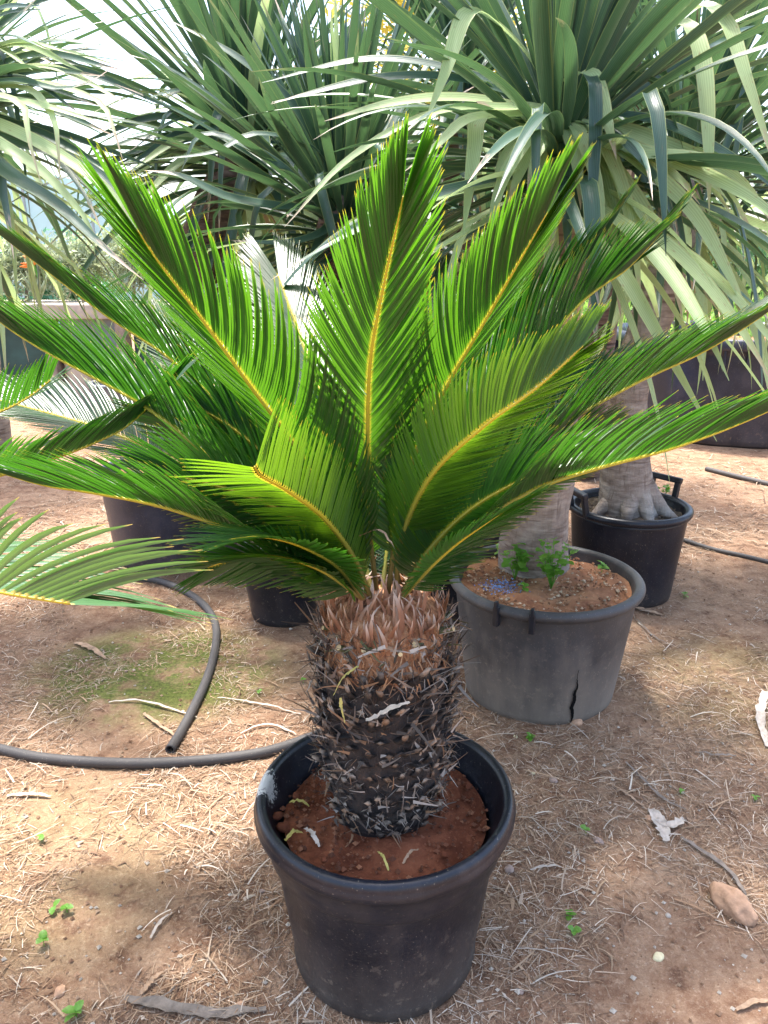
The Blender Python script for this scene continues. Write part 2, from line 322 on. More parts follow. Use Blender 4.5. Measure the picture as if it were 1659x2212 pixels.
def small_leaf(name, a, b, t, f=0.35, rough=0.45):
    m = Mt(name); n = m.noise(m.coord('Object'), 7, 3, 0.6); n2 = m.noise(m.coord('Object'), 45, 2)
    m.set(Base_Color=m.mix(m.step(m.math('ADD', m.math('MULTIPLY', n, 0.5), m.math('MULTIPLY', n2, 0.5)), 0.35, 0.65), a, b), Roughness=rough); m.translucent(t, f); M[name] = m.m
small_leaf('weed_leaf', (0.075, 0.21, 0.025), (0.16, 0.35, 0.055), (0.30, 0.62, 0.06), 0.4)
small_leaf('olive_leaf', (0.20, 0.25, 0.15), (0.40, 0.45, 0.33), (0.45, 0.52, 0.28), 0.4, 0.45)
small_leaf('field_leaf', (0.09, 0.20, 0.03), (0.22, 0.36, 0.07), (0.35, 0.6, 0.1), 0.4)
small_leaf('tree_leaf', (0.04, 0.10, 0.045), (0.08, 0.17, 0.07), (0.2, 0.4, 0.1), 0.3)
small_leaf('teal_leaf', (0.03, 0.12, 0.075), (0.08, 0.24, 0.13), (0.15, 0.45, 0.2), 0.35)
small_leaf('yellow_flower', (0.42, 0.36, 0.05), (0.65, 0.55, 0.08), (0.7, 0.6, 0.1), 0.4)
small_leaf('orange_flower', (0.75, 0.20, 0.03), (0.85, 0.35, 0.04), (0.8, 0.3, 0.05), 0.3)
m = Mt('greenhouse_film'); m.set(Base_Color=(0.50, 0.66, 0.68), Roughness=0.4); m.translucent((0.55, 0.72, 0.74), 0.4); M['greenhouse_film'] = m.m

# ------------------------------------------------------------------ ground sheet
def axis(lo, hi, step, far, k=1.16):
    a = list(np.arange(lo, hi + 1e-6, step)); s = step
    up = []; x = hi
    while x < far: s *= k; x += s; up.append(x)
    s = step; dn = []; x = lo
    while x > -far: s *= k; x -= s; dn.append(x)
    return np.array(dn[::-1] + a + up)
gx = axis(-1.9, 2.3, 0.022, 400); gy = axis(0.35, 4.3, 0.022, 400)
X, Y = np.meshgrid(gx, gy)
Z = np.array([hgt(a, b) for a, b in zip(X.ravel(), Y.ravel())])
GV = np.stack([X.ravel(), Y.ravel(), Z], 1)
nx, ny = len(gx), len(gy)
i = np.arange(ny - 1)[:, None] * nx; j = np.arange(nx - 1)[None]
GF = np.stack([i + j, i + j + 1, i + nx + j + 1, i + nx + j], -1).reshape(-1, 4)
tag(link('ground', mesh_np('ground', GV, GF), M['ground']), 'reddish brown bare soil of the nursery yard with mossy patches', kind='structure')

# ------------------------------------------------------------------ pots
POTS = []        # (x, y, radius at ground) to keep litter out of them
def pot_profile(rt, rb, h, rim='roll', band=False, wall=0.006):
    p = [(0.0, 0.012), (rb * 0.9, 0.012), (rb - 0.012, 0.001), (rb, 0.010)]
    def rr(z): return rb + (rt * 0.945 - rb) * z / h
    if band:
        for z in np.linspace(0.03, h * 0.70, 8): p.append((rr(z) - 0.006, z))
        p += [(rr(h * 0.715) - 0.005, h * 0.715), (rr(h * 0.725) + 0.001, h * 0.727), (rr(h * 0.74) + 0.004, h * 0.742), (rr(h * 0.80) + 0.005, h * 0.80), (rr(h * 0.885) + 0.005, h * 0.885)]
        z0 = h - 0.040
        p += [(rt - 0.010, z0 - 0.002), (rt - 0.003, z0 + 0.001), (rt, z0 + 0.006), (rt + 0.001, z0 + 0.016), (rt - 0.002, z0 + 0.020), (rt - 0.002, h - 0.014), (rt - 0.004, h - 0.006), (rt - 0.009, h - 0.001), (rt - 0.015, h), (rt - 0.021, h - 0.003), (rt - 0.025, h - 0.010), (rt - 0.028, h - 0.03)]
    else:
        for z in np.linspace(0.03, h - 0.045, 9): p.append((rr(z), z))
        q = 0.017; cx, cz = rt - q, h - q
        p.append((rr(h - 0.036), h - 0.036))
        for a in np.linspace(-100, 190, 15): p.append((cx + q * math.cos(R(a)), cz + q * math.sin(R(a))))
    rin = p[-1][0]
    for k in range(1, 5): p.append((rin - 0.004 - 0.012 * k * h / 0.4, h - 0.03 - (0.14 * h) * k / 2))
    return p
def soil_disc(name, r, z, mat, parent, mound=0.0, seed=0, n=26):
    V = [(0, 0, z + mound)]; Fc = []; seg = 48
    for k in range(1, n + 1):
        q = k / n
        for s in range(seg):
            a = s / seg * 2 * math.pi; x, y = r * q * math.cos(a), r * q * math.sin(a)
            h = 0.016 * mnoise.noise((x * 9 + seed, y * 9, 1.1)) + 0.011 * mnoise.noise((x * 26, y * 26 + seed, 4.2)) + 0.005 * mnoise.noise((x * 70, y * 70, seed))
            V.append((x, y, z + mound * (1 - q * q) + h))
    for s in range(seg): Fc.append((0, 1 + s, 1 + (s + 1) % seg))
    for k in range(n - 1):
        for s in range(seg):
            a = 1 + k * seg + s; b = 1 + k * seg + (s + 1) % seg; Fc.append((a, a + seg, b + seg, b))
    return link(name, mesh_np(name, V, Fc), mat, parent)
def pot(name, x, y, rt, rb, h, mat, label, soil='tan_soil', soil_drop=0.05, group=None, band=False, z=None, cat='plant pot', seed=0):
    e = empty(name, (x, y, (hgt(x, y) if z is None else z) - 0.004), label, cat, group)
    link('shell', lathe('shell', pot_profile(rt, rb, h, band=band), wob=0.006, seed=seed), M[mat], e)
    if soil: soil_disc('soil', rt - 0.022 - 0.03 * (soil_drop / 0.06), h - soil_drop, M[soil], e, mound=0.012, seed=seed + 2.3)
    POTS.append((x, y, rb)); return e

PX, PY, PH = 0.002, 1.28, 0.39
p1 = pot('plant_pot', PX, PY, 0.257, 0.192, PH, 'pot_shiny', 'shiny black plastic pot of red soil holding the big cycad', 'red_soil', 0.065, band=True)
p2 = pot('plant_pot', 0.527, 2.326, 0.313, 0.245, 0.42, 'pot_dusty', 'dusty grey plastic pot with a split side and weeds in its soil', 'tan_soil', 0.035, seed=1)
p3 = pot('plant_pot', 1.05, 3.14, 0.258, 0.205, 0.41, 'pot_black', 'black pot with a lug handle holding the root flared dragon tree', 'dark_soil', 0.04, seed=2)
p4 = pot('plant_pot', -0.41, 2.90, 0.185, 0.135, 0.36, 'pot_black', 'plain black pot behind the cycad beside the brown stained tub', 'dark_soil', 0.04, seed=3)
p5 = pot('plant_pot', 0.285, 2.95, 0.215, 0.165, 0.42, 'pot_black', 'black pot tucked between the cycad stem and the split dusty pot', 'dark_soil', 0.05, seed=4)
p6 = pot('plant_tub', -1.02, 3.62, 0.37, 0.31, 0.44, 'tub_black', 'wide brown stained tub behind the left fronds of the cycad', 'tan_soil', 0.05, seed=5)
p7 = pot('plant_pot', -2.42, 6.95, 0.245, 0.195, 0.36, 'pot_grey', 'small grey pot standing alone on sunlit straw near the bench', None, seed=6)
p8 = pot('plant_pot', -3.02, 7.75, 0.17, 0.13, 0.50, 'beige_pot', 'tall beige pot standing behind the small grey pot', None, seed=7)
p9 = pot('plant_pot', -1.22, 1.22, 0.257, 0.192, 0.38, 'pot_black', 'black pot of the neighbouring cycad whose fronds reach in', 'red_soil', 0.06, band=True, seed=8)
p10 = pot('plant_pot', -2.32, 3.05, 0.26, 0.2, 0.40, 'pot_black', 'black pot of the dragon tree with long trailing leaves', 'tan_soil', 0.05, seed=9)

# the big rectangular-walled tub far right: round with ribs under its lip
tub = empty('plant_tub', (3.02, 6.75, 0.0), 'very large black ribbed tub standing on bare soil beyond the pots', 'plant tub'); POTS.append((3.02, 6.75, 0.95))
prof = [(0.0, 0.02), (0.9, 0.02), (0.92, 0.0), (0.94, 0.02)] + [(0.94 + 0.06 * z / 0.7, z) for z in np.linspace(0.06, 0.70, 8)] + [(1.0, 0.74), (1.045, 0.75), (1.05, 0.77), (1.05, 0.82), (1.035, 0.835), (0.99, 0.83), (0.975, 0.80), (0.96, 0.6)]
link('shell', lathe('shell', prof, 128), M['tub_black'], tub)
soil_disc('soil', 0.965, 0.70, M['tan_soil'], tub, 0.03, 3.3)
bm = bmesh.new(); box_bm(bm, 0.99, 1.04, -0.008, 0.008, 0.63, 0.75, 0.003); ribme = bpy.data.meshes.new('rib'); bm.to_mesh(ribme); bm.free()
for k in range(40):
    o = link('rib', ribme, M['tub_black'], tub); o.rotation_euler.z = k / 40 * 2 * math.pi

# lug handle of the root flared pot, moulded lugs and the split of the dusty pot
hd = Vector((0.215, 0.18, 0.0))
for ang, pt, rr_ in ((38, p3, 0.245), (196, p3, 0.245)):
    bm = bmesh.new()
    for s in (-1, 1): box_bm(bm, -0.011, 0.011, s * 0.062 - 0.012, s * 0.062 + 0.012, -0.03, 0.062, 0.004)
    box_bm(bm, -0.013, 0.013, -0.078, 0.078, 0.056, 0.082, 0.006)
    me = bpy.data.meshes.new('handle'); bm.to_mesh(me); bm.free()
    o = link('handle', me, M['dark_plastic'], pt); o.location = (rr_ * math.cos(R(ang)), rr_ * math.sin(R(ang)), 0.41); o.rotation_euler = (0, R(12), R(ang))
for ang in (232, 252):
    bm = bmesh.new(); box_bm(bm, -0.012, 0.010, -0.009, 0.009, -0.045, 0.020, 0.003); box_bm(bm, -0.002, 0.012, -0.005, 0.005, 0.012, 0.036, 0.002)
    me = bpy.data.meshes.new('lug'); bm.to_mesh(me); bm.free()
    o = link('lug', me, M['dark_plastic'], p2); o.location = (0.312 * math.cos(R(ang)), 0.312 * math.sin(R(ang)), 0.40); o.rotation_euler = (0, 0, R(ang))
def crack():
    n = 40; V = []; Fc = []
    for k in range(n):
        t = k / (n - 1); z = 0.018 + 0.20 * t; r = 0.245 + (0.313 * 0.945 - 0.245) * z / 0.42 + 0.0022
        wd = 0.0068 * math.sin(math.pi * min(1, t * 1.15 + 0.02)) ** 0.8 * (1 - t) ** 0.5 + 0.0007 if t < 0.85 else 0.0007
        a = R(283) + (0.026 * mnoise.noise((t * 5, 0, 0)) + 0.012 * mnoise.noise((t * 19, 3, 0)) + 0.006 * mnoise.noise((t * 47, 3, 0)))
        for s in (-1, 1): V.append((r * math.cos(a + s * wd / r), r * math.sin(a + s * wd / r), z))
        if k: Fc.append((2 * k - 2, 2 * k - 1, 2 * k + 1, 2 * k))
    link('split', mesh_np('split', V, Fc), M['crack_dark'], p2)
crack()

# ------------------------------------------------------------------ cycads
def frond(parent, pts, U, Lmax, mat='cycad_leaf', V0=34, Vb=None, spacing=0.0053, hw=0.0031, s0=0.12, a0=78, a1=50, a2=16, droop=0.15,
          fwd=0.5, split=False, world=True, seed=0, rr=0.0050, label=None, origin=None, tipk=0.0):
    r = np.random.default_rng(seed + 100)
    o = np.array(origin if origin is not None else parent.location)
    q, L = spline([P(*p) if world else Vector(p) for p in pts], 90)
    q = q - o
    t = nz(np.gradient(q, axis=0)); U = np.array(U, float)
    nrm = nz(U - (t @ U)[:, None] * t); side = np.cross(t, nrm)
    ra = link('frond', tube_mesh('frond', [Vector(x) for x in q[::6]] + ([Vector(q[-1])] if (len(q) - 1) % 6 else []), [rr, rr * 0.8, rr * 0.62, rr * 0.42, rr * 0.22], 7), M['rachis'], parent)
    if label: ra['label'] = label
    cnt = int(L * (1 - s0) / spacing)
    s = np.linspace(s0, 0.998, cnt)
    allV, allU = [], []
    K = 7
    tau = np.linspace(0, 1, K)
    wprof = np.array([0.62, 1, 1, 0.98, 0.88, 0.62, 0.06])
    for sg in (-1, 1):
        ss = np.clip(s + r.normal(0, 0.0012, cnt), s0, 1)
        f = ss * (len(q) - 1)
        def at(A): return np.stack([np.interp(f, np.arange(len(q)), A[:, k]) for k in range(3)], 1)
        p, tt, nn, sd = at(q), nz(at(t)), nz(at(nrm)), nz(at(side))
        x = (ss - s0) / (1 - s0)
        prof = np.interp(x, [0, 0.08, 0.25, 0.5, 0.75, 0.92, 1.0], [0.42, 0.66, 0.92, 1.0, 0.93, 0.78 + tipk, 0.62 + tipk])
        ln = Lmax * prof * (1 + r.normal(0, 0.045, cnt))
        an = np.radians(np.interp(x, [0, 0.5, 0.88, 1], [a0, a1, a2 + 12, a2]) + r.normal(0, 1.0, cnt))
        vv = np.radians(np.interp(x, [0, 0.3, 1], [V0 if Vb is None else Vb, V0, V0 * 0.8]) + r.normal(0, 1.3, cnt))
        lat = np.cos(vv)[:, None] * sd * sg + np.sin(vv)[:, None] * nn
        bn = np.cos(vv)[:, None] * nn - np.sin(vv)[:, None] * sd * sg          # blade normal
        d = np.cos(an)[:, None] * tt + np.sin(an)[:, None] * lat
        C = [p + lat * rr * 0.4]
        dirs = []
        dr = droop * (1 + r.normal(0, 0.12, cnt)); fw = fwd * (1 + r.normal(0, 0.06, cnt))
        for k in range(K):
            dk = nz(d + (tau[k] * fw)[:, None] * tt - (tau[k] ** 2 * dr)[:, None] * bn - (tau[k] ** 2 * dr * 0.5)[:, None] * np.array([0, 0, 1.0]))
            dirs.append(dk)
            if k: C.append(C[-1] + (dirs[k - 1] + dk) * 0.5 * (ln / (K - 1))[:, None])
        C = np.stack(C, 1); D = np.stack(dirs, 1)
        wv = nz(np.cross(D, bn[:, None, :])); nb = nz(np.cross(wv, D))
        hwk = hw * wprof[None, :, None] * (1 + r.normal(0, 0.06, (cnt, 1, 1)))
        rows = np.stack([C - wv * hwk - nb * hwk * 0.5, C, C + wv * hwk - nb * hwk * 0.5], 2)      # cnt,K,3,3
        allV.append(rows.reshape(cnt, K * 3, 3))
    AV = np.concatenate(allV, 0)
    uv1 = np.stack([np.tile([0, 0.5, 1.0], K), np.repeat(tau, 3)], 1)
    i = np.arange(K - 1)[:, None] * 3; j = np.arange(2)[None]
    f1 = np.stack([i + j, i + j + 1, i + j + 4, i + j + 3], -1).reshape(-1, 4)
    if split:
        for A in AV: link('leaflet', mesh_np('leaflet', A, f1, uv1), M[mat], ra)
    else:
        N = len(AV); Fc = (f1[None] + (np.arange(N) * K * 3)[:, None, None]).reshape(-1, 4)
        lo = link('leaflets', mesh_np('leaflets', AV.reshape(-1, 3), Fc, np.tile(uv1, (N, 1))), M[mat], ra); lo['kind'] = 'stuff'
    return ra

def scale_mesh(name, ln, w0, th, curl, ragged, seed):
    r = np.random.default_rng(seed); K = 5; V = []; uv = []; Fc = []
    x = z = 0.0; e = R(8)
    wp, tp = ([1.0, 1.0, 0.86, 0.66, 0.46], [1.0, 1.0, 0.8, 0.6, 0.42]) if ln < 0.037 else ([1.0, 1.0, 0.82, 0.60, 0.40], [1.0, 0.9, 0.62, 0.42, 0.3])
    for k in range(K):
        if k: x += ln / (K - 1) * math.cos(e); z += ln / (K - 1) * math.sin(e); e += R(curl) / (K - 1)
        wk = w0 * wp[k] * (1 + (r.normal(0, 0.12) if k else 0)); tk = th * tp[k]; yo = r.normal(0, 0.1) * w0 * k / 3
        ux, uz = -math.sin(e), math.cos(e)
        for (a, b) in ((-1, 0), (0, 1), (1, 0), (0, -0.8)):
            V.append((x - 0.012 + ux * b * tk, yo + a * wk, z + uz * b * tk)); uv.append((0.5 + a * 0.5, k / (K - 1)))
        if k:
            for j in range(4):
                a0 = (k - 1) * 4 + j; b0 = (k - 1) * 4 + (j + 1) % 4; Fc.append((a0, b0, b0 + 4, a0 + 4))
    Fc.append((16, 17, 18, 19))
    if ragged:                                          # a frayed dry end
        b = len(V)
        for q in range(2):
            dx, dy, dz = r.uniform(0.006, 0.02), r.normal(0, 0.007), r.normal(0.004, 0.008)
            V += [(x - 0.012, -0.003 + q * 0.004, z), (x - 0.012, q * 0.004, z + 0.001), (x - 0.012 + dx, dy, z + dz)]; uv += [(0.5, 1)] * 3
            Fc.append((b + 3 * q, b + 3 * q + 1, b + 3 * q + 2))
    me = mesh_np(name, V, Fc, uv); me.materials.append(M['leaf_base']); return me
SC_LOW = [scale_mesh('leaf_base', 0.028 + 0.005 * (k % 3), 0.0118, 0.0088, 40 + 15 * (k % 4), k % 2 == 0, k) for k in range(8)]
SC_HIGH = [scale_mesh('leaf_base', 0.040 + 0.008 * (k % 3), 0.0135, 0.0085, 20 + 18 * (k % 4), True, 20 + k) for k in range(8)]
def flame_mesh(name, ln, w0, lean, seed):
    r = np.random.default_rng(seed); K = 7; V = []; uv = []; Fc = []; e = R(lean); x = z = 0.0; y = 0.0; yb = r.normal(0, 0.22)
    for k in range(K):
        t = k / (K - 1)
        if k: x += ln / (K - 1) * math.cos(e); z += ln / (K - 1) * math.sin(e); e += R(r.normal(7, 6)); y += yb * ln / (K - 1) * t
        wk = w0 * (0.75 + 0.5 * t - 1.22 * t * t); 
        for a in (-1, 0, 1): V.append((x + (abs(a) * -0.35 * wk), y + a * wk, z)); uv.append((0.5 + a * 0.5, t))
        if k:
            for j in range(2): a0 = (k - 1) * 3 + j; Fc.append((a0, a0 + 1, a0 + 4, a0 + 3))
    me = mesh_np(name, V, Fc, uv); me.materials.append(M['cataphyll']); return me
FLAMES = [flame_mesh('scale_leaf', 0.050 + 0.012 * (k % 4), 0.0047 + 0.0008 * (k % 3), 48 + 9 * (k % 4), 50 + k) for k in range(8)]
def stub_mesh(seed):
    r = np.random.default_rng(seed); ln = r.uniform(0.035, 0.05)
    me = tube_mesh('cut_stalk', [Vector((0, 0, 0)), Vector((ln * 0.5, 0, ln * 0.1)), Vector((ln, 0, ln * 0.28))], [0.011, 0.0085, 0.0075], 8, True, 14)
    uvl = me.uv_layers[0]
    for pl in me.polygons:
        if len(pl.vertices) == 8 and pl.center.x > ln * 0.9:
            for li in pl.loop_indices: uvl.data[li].uv = (0.5, 1.0)
    for pl in me.polygons:
        if len(pl.vertices) == 8: pl.use_smooth = False
    me.materials.append(M['stub']); return me
STUBS = [stub_mesh(k) for k in range(4)]

def cycad_trunk(parent, H=0.475, seed=0, detail=True):
    """stem from the soil up: z = 0 is the soil"""
    r = random.Random(seed)
    rad = [(0.0, -0.02), (0.085, -0.02), (0.094, 0.02), (0.106, 0.07), (0.112, 0.14), (0.115, 0.22), (0.116, 0.30), (0.111, 0.355), (0.108, 0.385), (0.108, 0.42), (0.098, 0.445), (0.075, 0.468), (0.03, 0.482), (0.0, 0.484)]
    tr = link('trunk', lathe('trunk', rad, 48, 0.02, seed), M['cycad_core'], parent)
    zz = np.array([p[1] for p in rad[1:]]); rr_ = np.array([p[0] for p in rad[1:]])
    def rad_at(z): return float(np.interp(z, zz, rr_))
    if not detail: return tr
    n = 0
    rows, per = 13, 23
    for k in range(rows):
        z = 0.008 + k * 0.0280
        for i in range(per):
            a = (i + 0.5 * (k % 2)) / per * 2 * math.pi + r.gauss(0, 0.04); zz_ = z + r.gauss(0, 0.004)
            hi = zz_ > 0.21 + r.gauss(0, 0.03)
            o = link('leaf_base', r.choice(SC_HIGH if hi else SC_LOW), None, tr)
            rd = rad_at(zz_); o.location = (rd * math.cos(a), rd * math.sin(a), zz_)
            o.rotation_euler = (r.gauss(0, 0.14), r.gauss(-0.1 if not hi else -0.25, 0.16), a + r.gauss(0, 0.10)); sc_ = r.uniform(0.8, 1.2); o.scale = (sc_ * r.uniform(0.8, 1.25), sc_, sc_)
            n += 1
    for i in range(14):
        a = i / 14 * 2 * math.pi + r.gauss(0, 0.06); z = r.uniform(0.395, 0.428)
        o = link('cut_stalk', r.choice(STUBS), None, tr); rd = rad_at(z) - 0.008
        o.location = (rd * math.cos(a), rd * math.sin(a), z); o.rotation_euler = (0, r.gauss(-0.02, 0.16), a + r.gauss(0, 0.6)); s_ = r.uniform(0.5, 0.8); o.scale = (s_, s_, s_)
    for i in range(280):
        ring = i % 5; a = i / 280 * 2 * math.pi * 5 + r.gauss(0, 0.05)
        rd = (0.104, 0.099, 0.090, 0.076, 0.058)[ring] + r.gauss(0, 0.003); z = (0.412, 0.427, 0.442, 0.455, 0.466)[ring] + r.gauss(0, 0.004)
        o = link('scale_leaf', r.choice(FLAMES), None, tr)
        o.location = (rd * math.cos(a), rd * math.sin(a), z); o.rotation_euler = (r.gauss(0, 0.22), r.gauss(0.05 - 0.13 * ring, 0.22), a + r.gauss(0, 0.35)); s_ = r.uniform(0.6, 1.0); o.scale = (s_, s_ * r.uniform(0.9, 1.4), s_)
    # dry fibres and shreds hanging all over the stem: too fine to count
    V = []; Fc = []; C = []
    for i in range(2100):
        a = r.uniform(0, 2 * math.pi); z = 0.43 - 0.415 * r.random() ** 1.2; up = z > 0.2
        
        rd = rad_at(z) + r.uniform(0.0, 0.024 if not up else 0.03); p = Vector((rd * math.cos(a), rd * math.sin(a), z))
        out = Vector((math.cos(a), math.sin(a), 0)); tg = Vector((-math.sin(a), math.cos(a), 0))
        d = (out * r.uniform(0.0, 0.7) + tg * r.gauss(0, 0.7) + Vector((0, 0, r.gauss(0.6 if up else 0.3, 0.45)))).normalized()
        ln = r.uniform(0.012, 0.034) * (1.7 if up and r.random() < 0.5 else 1); wd = r.choice((0.0006, 0.0009, 0.0014, 0.0022, 0.0034)); wv = d.cross(Vector((r.gauss(0, 1), r.gauss(0, 1), r.gauss(0, 1)))).normalized()
        c = r.choice(((0.25, 0.22, 0.19), (0.15, 0.12, 0.10), (0.38, 0.335, 0.29), (0.07, 0.06, 0.052), (0.24, 0.14, 0.08), (0.03, 0.027, 0.026), (0.05, 0.04, 0.036)))
        b = len(V); bend = Vector((r.gauss(0, 1), r.gauss(0, 1), r.gauss(0, 1))) * 0.25
        for k in range(4):
            t = k / 3; q = p + (d * t + bend * t * t) * ln; hw_ = wd * (1 - 0.75 * t)
            V += [q - wv * hw_, q + wv * hw_]; C += [c, c]
            if k: Fc.append((b + 2 * k - 2, b + 2 * k - 1, b + 2 * k + 1, b + 2 * k))
    for i in range(160):                                # grey shreds round the cut stalks
        a = r.uniform(0, 2 * math.pi); z = r.uniform(0.388, 0.435); out = Vector((math.cos(a), math.sin(a), 0)); tg = Vector((-math.sin(a), math.cos(a), 0)); p = out * (rad_at(z) + r.uniform(0, 0.018)) + Vector((0, 0, z))
        d = tg * r.gauss(0, 1) + out * r.uniform(0, 0.8) + Vector((0, 0, r.gauss(0, 0.4))); ln = r.uniform(0.012, 0.032); wd = r.uniform(0.001, 0.004); wv = d.cross(out + Vector((0, 0, 0.5))).normalized(); c = r.choice(((0.36, 0.32, 0.28), (0.16, 0.14, 0.12), (0.05, 0.05, 0.04), (0.10, 0.11, 0.05), (0.5, 0.45, 0.38), (0.28, 0.2, 0.13))); b = len(V)
        for k in range(3):
            t = k / 2; q = p + d * ln * t - Vector((0, 0, 0.006 * t * t)); V += [q - wv * wd * (1 - 0.6 * t), q + wv * wd * (1 - 0.6 * t)]; C += [c, c]
            if k: Fc.append((b + 2 * k - 2, b + 2 * k - 1, b + 2 * k + 1, b + 2 * k))
    for i in range(420):                                # matted orange wool below the cut stalks
        a = r.uniform(0, 2 * math.pi); z = r.uniform(0.335, 0.395); rd = rad_at(z) + r.uniform(0.001, 0.008); tg = Vector((-math.sin(a), math.cos(a), 0)); out = Vector((math.cos(a), math.sin(a), 0))
        p = out * rd + Vector((0, 0, z)); d = Vector((0, 0, r.choice((-1, 1, 1)))) + tg * r.gauss(0, 0.5) + out * r.uniform(-0.05, 0.35); ln = r.uniform(0.010, 0.030); wd = r.uniform(0.0008, 0.0030)
        c = r.choice(((0.42, 0.21, 0.10), (0.52, 0.31, 0.17), (0.30, 0.13, 0.06), (0.20, 0.09, 0.05), (0.46, 0.36, 0.27), (0.06, 0.04, 0.035))); b = len(V)
        for k in range(3):
            t = k / 2; q = p + d * ln * t; V += [q - tg * wd * (1 - 0.7 * t), q + tg * wd * (1 - 0.7 * t)]; C += [c, c]
            if k: Fc.append((b + 2 * k - 2, b + 2 * k - 1, b + 2 * k + 1, b + 2 * k))
    fo = link('dry_fibres', mesh_np('dry_fibres', [list(x) for x in V], Fc, cols=np.array(C)), M['litter'], tr); fo['kind'] = 'stuff'
    return tr

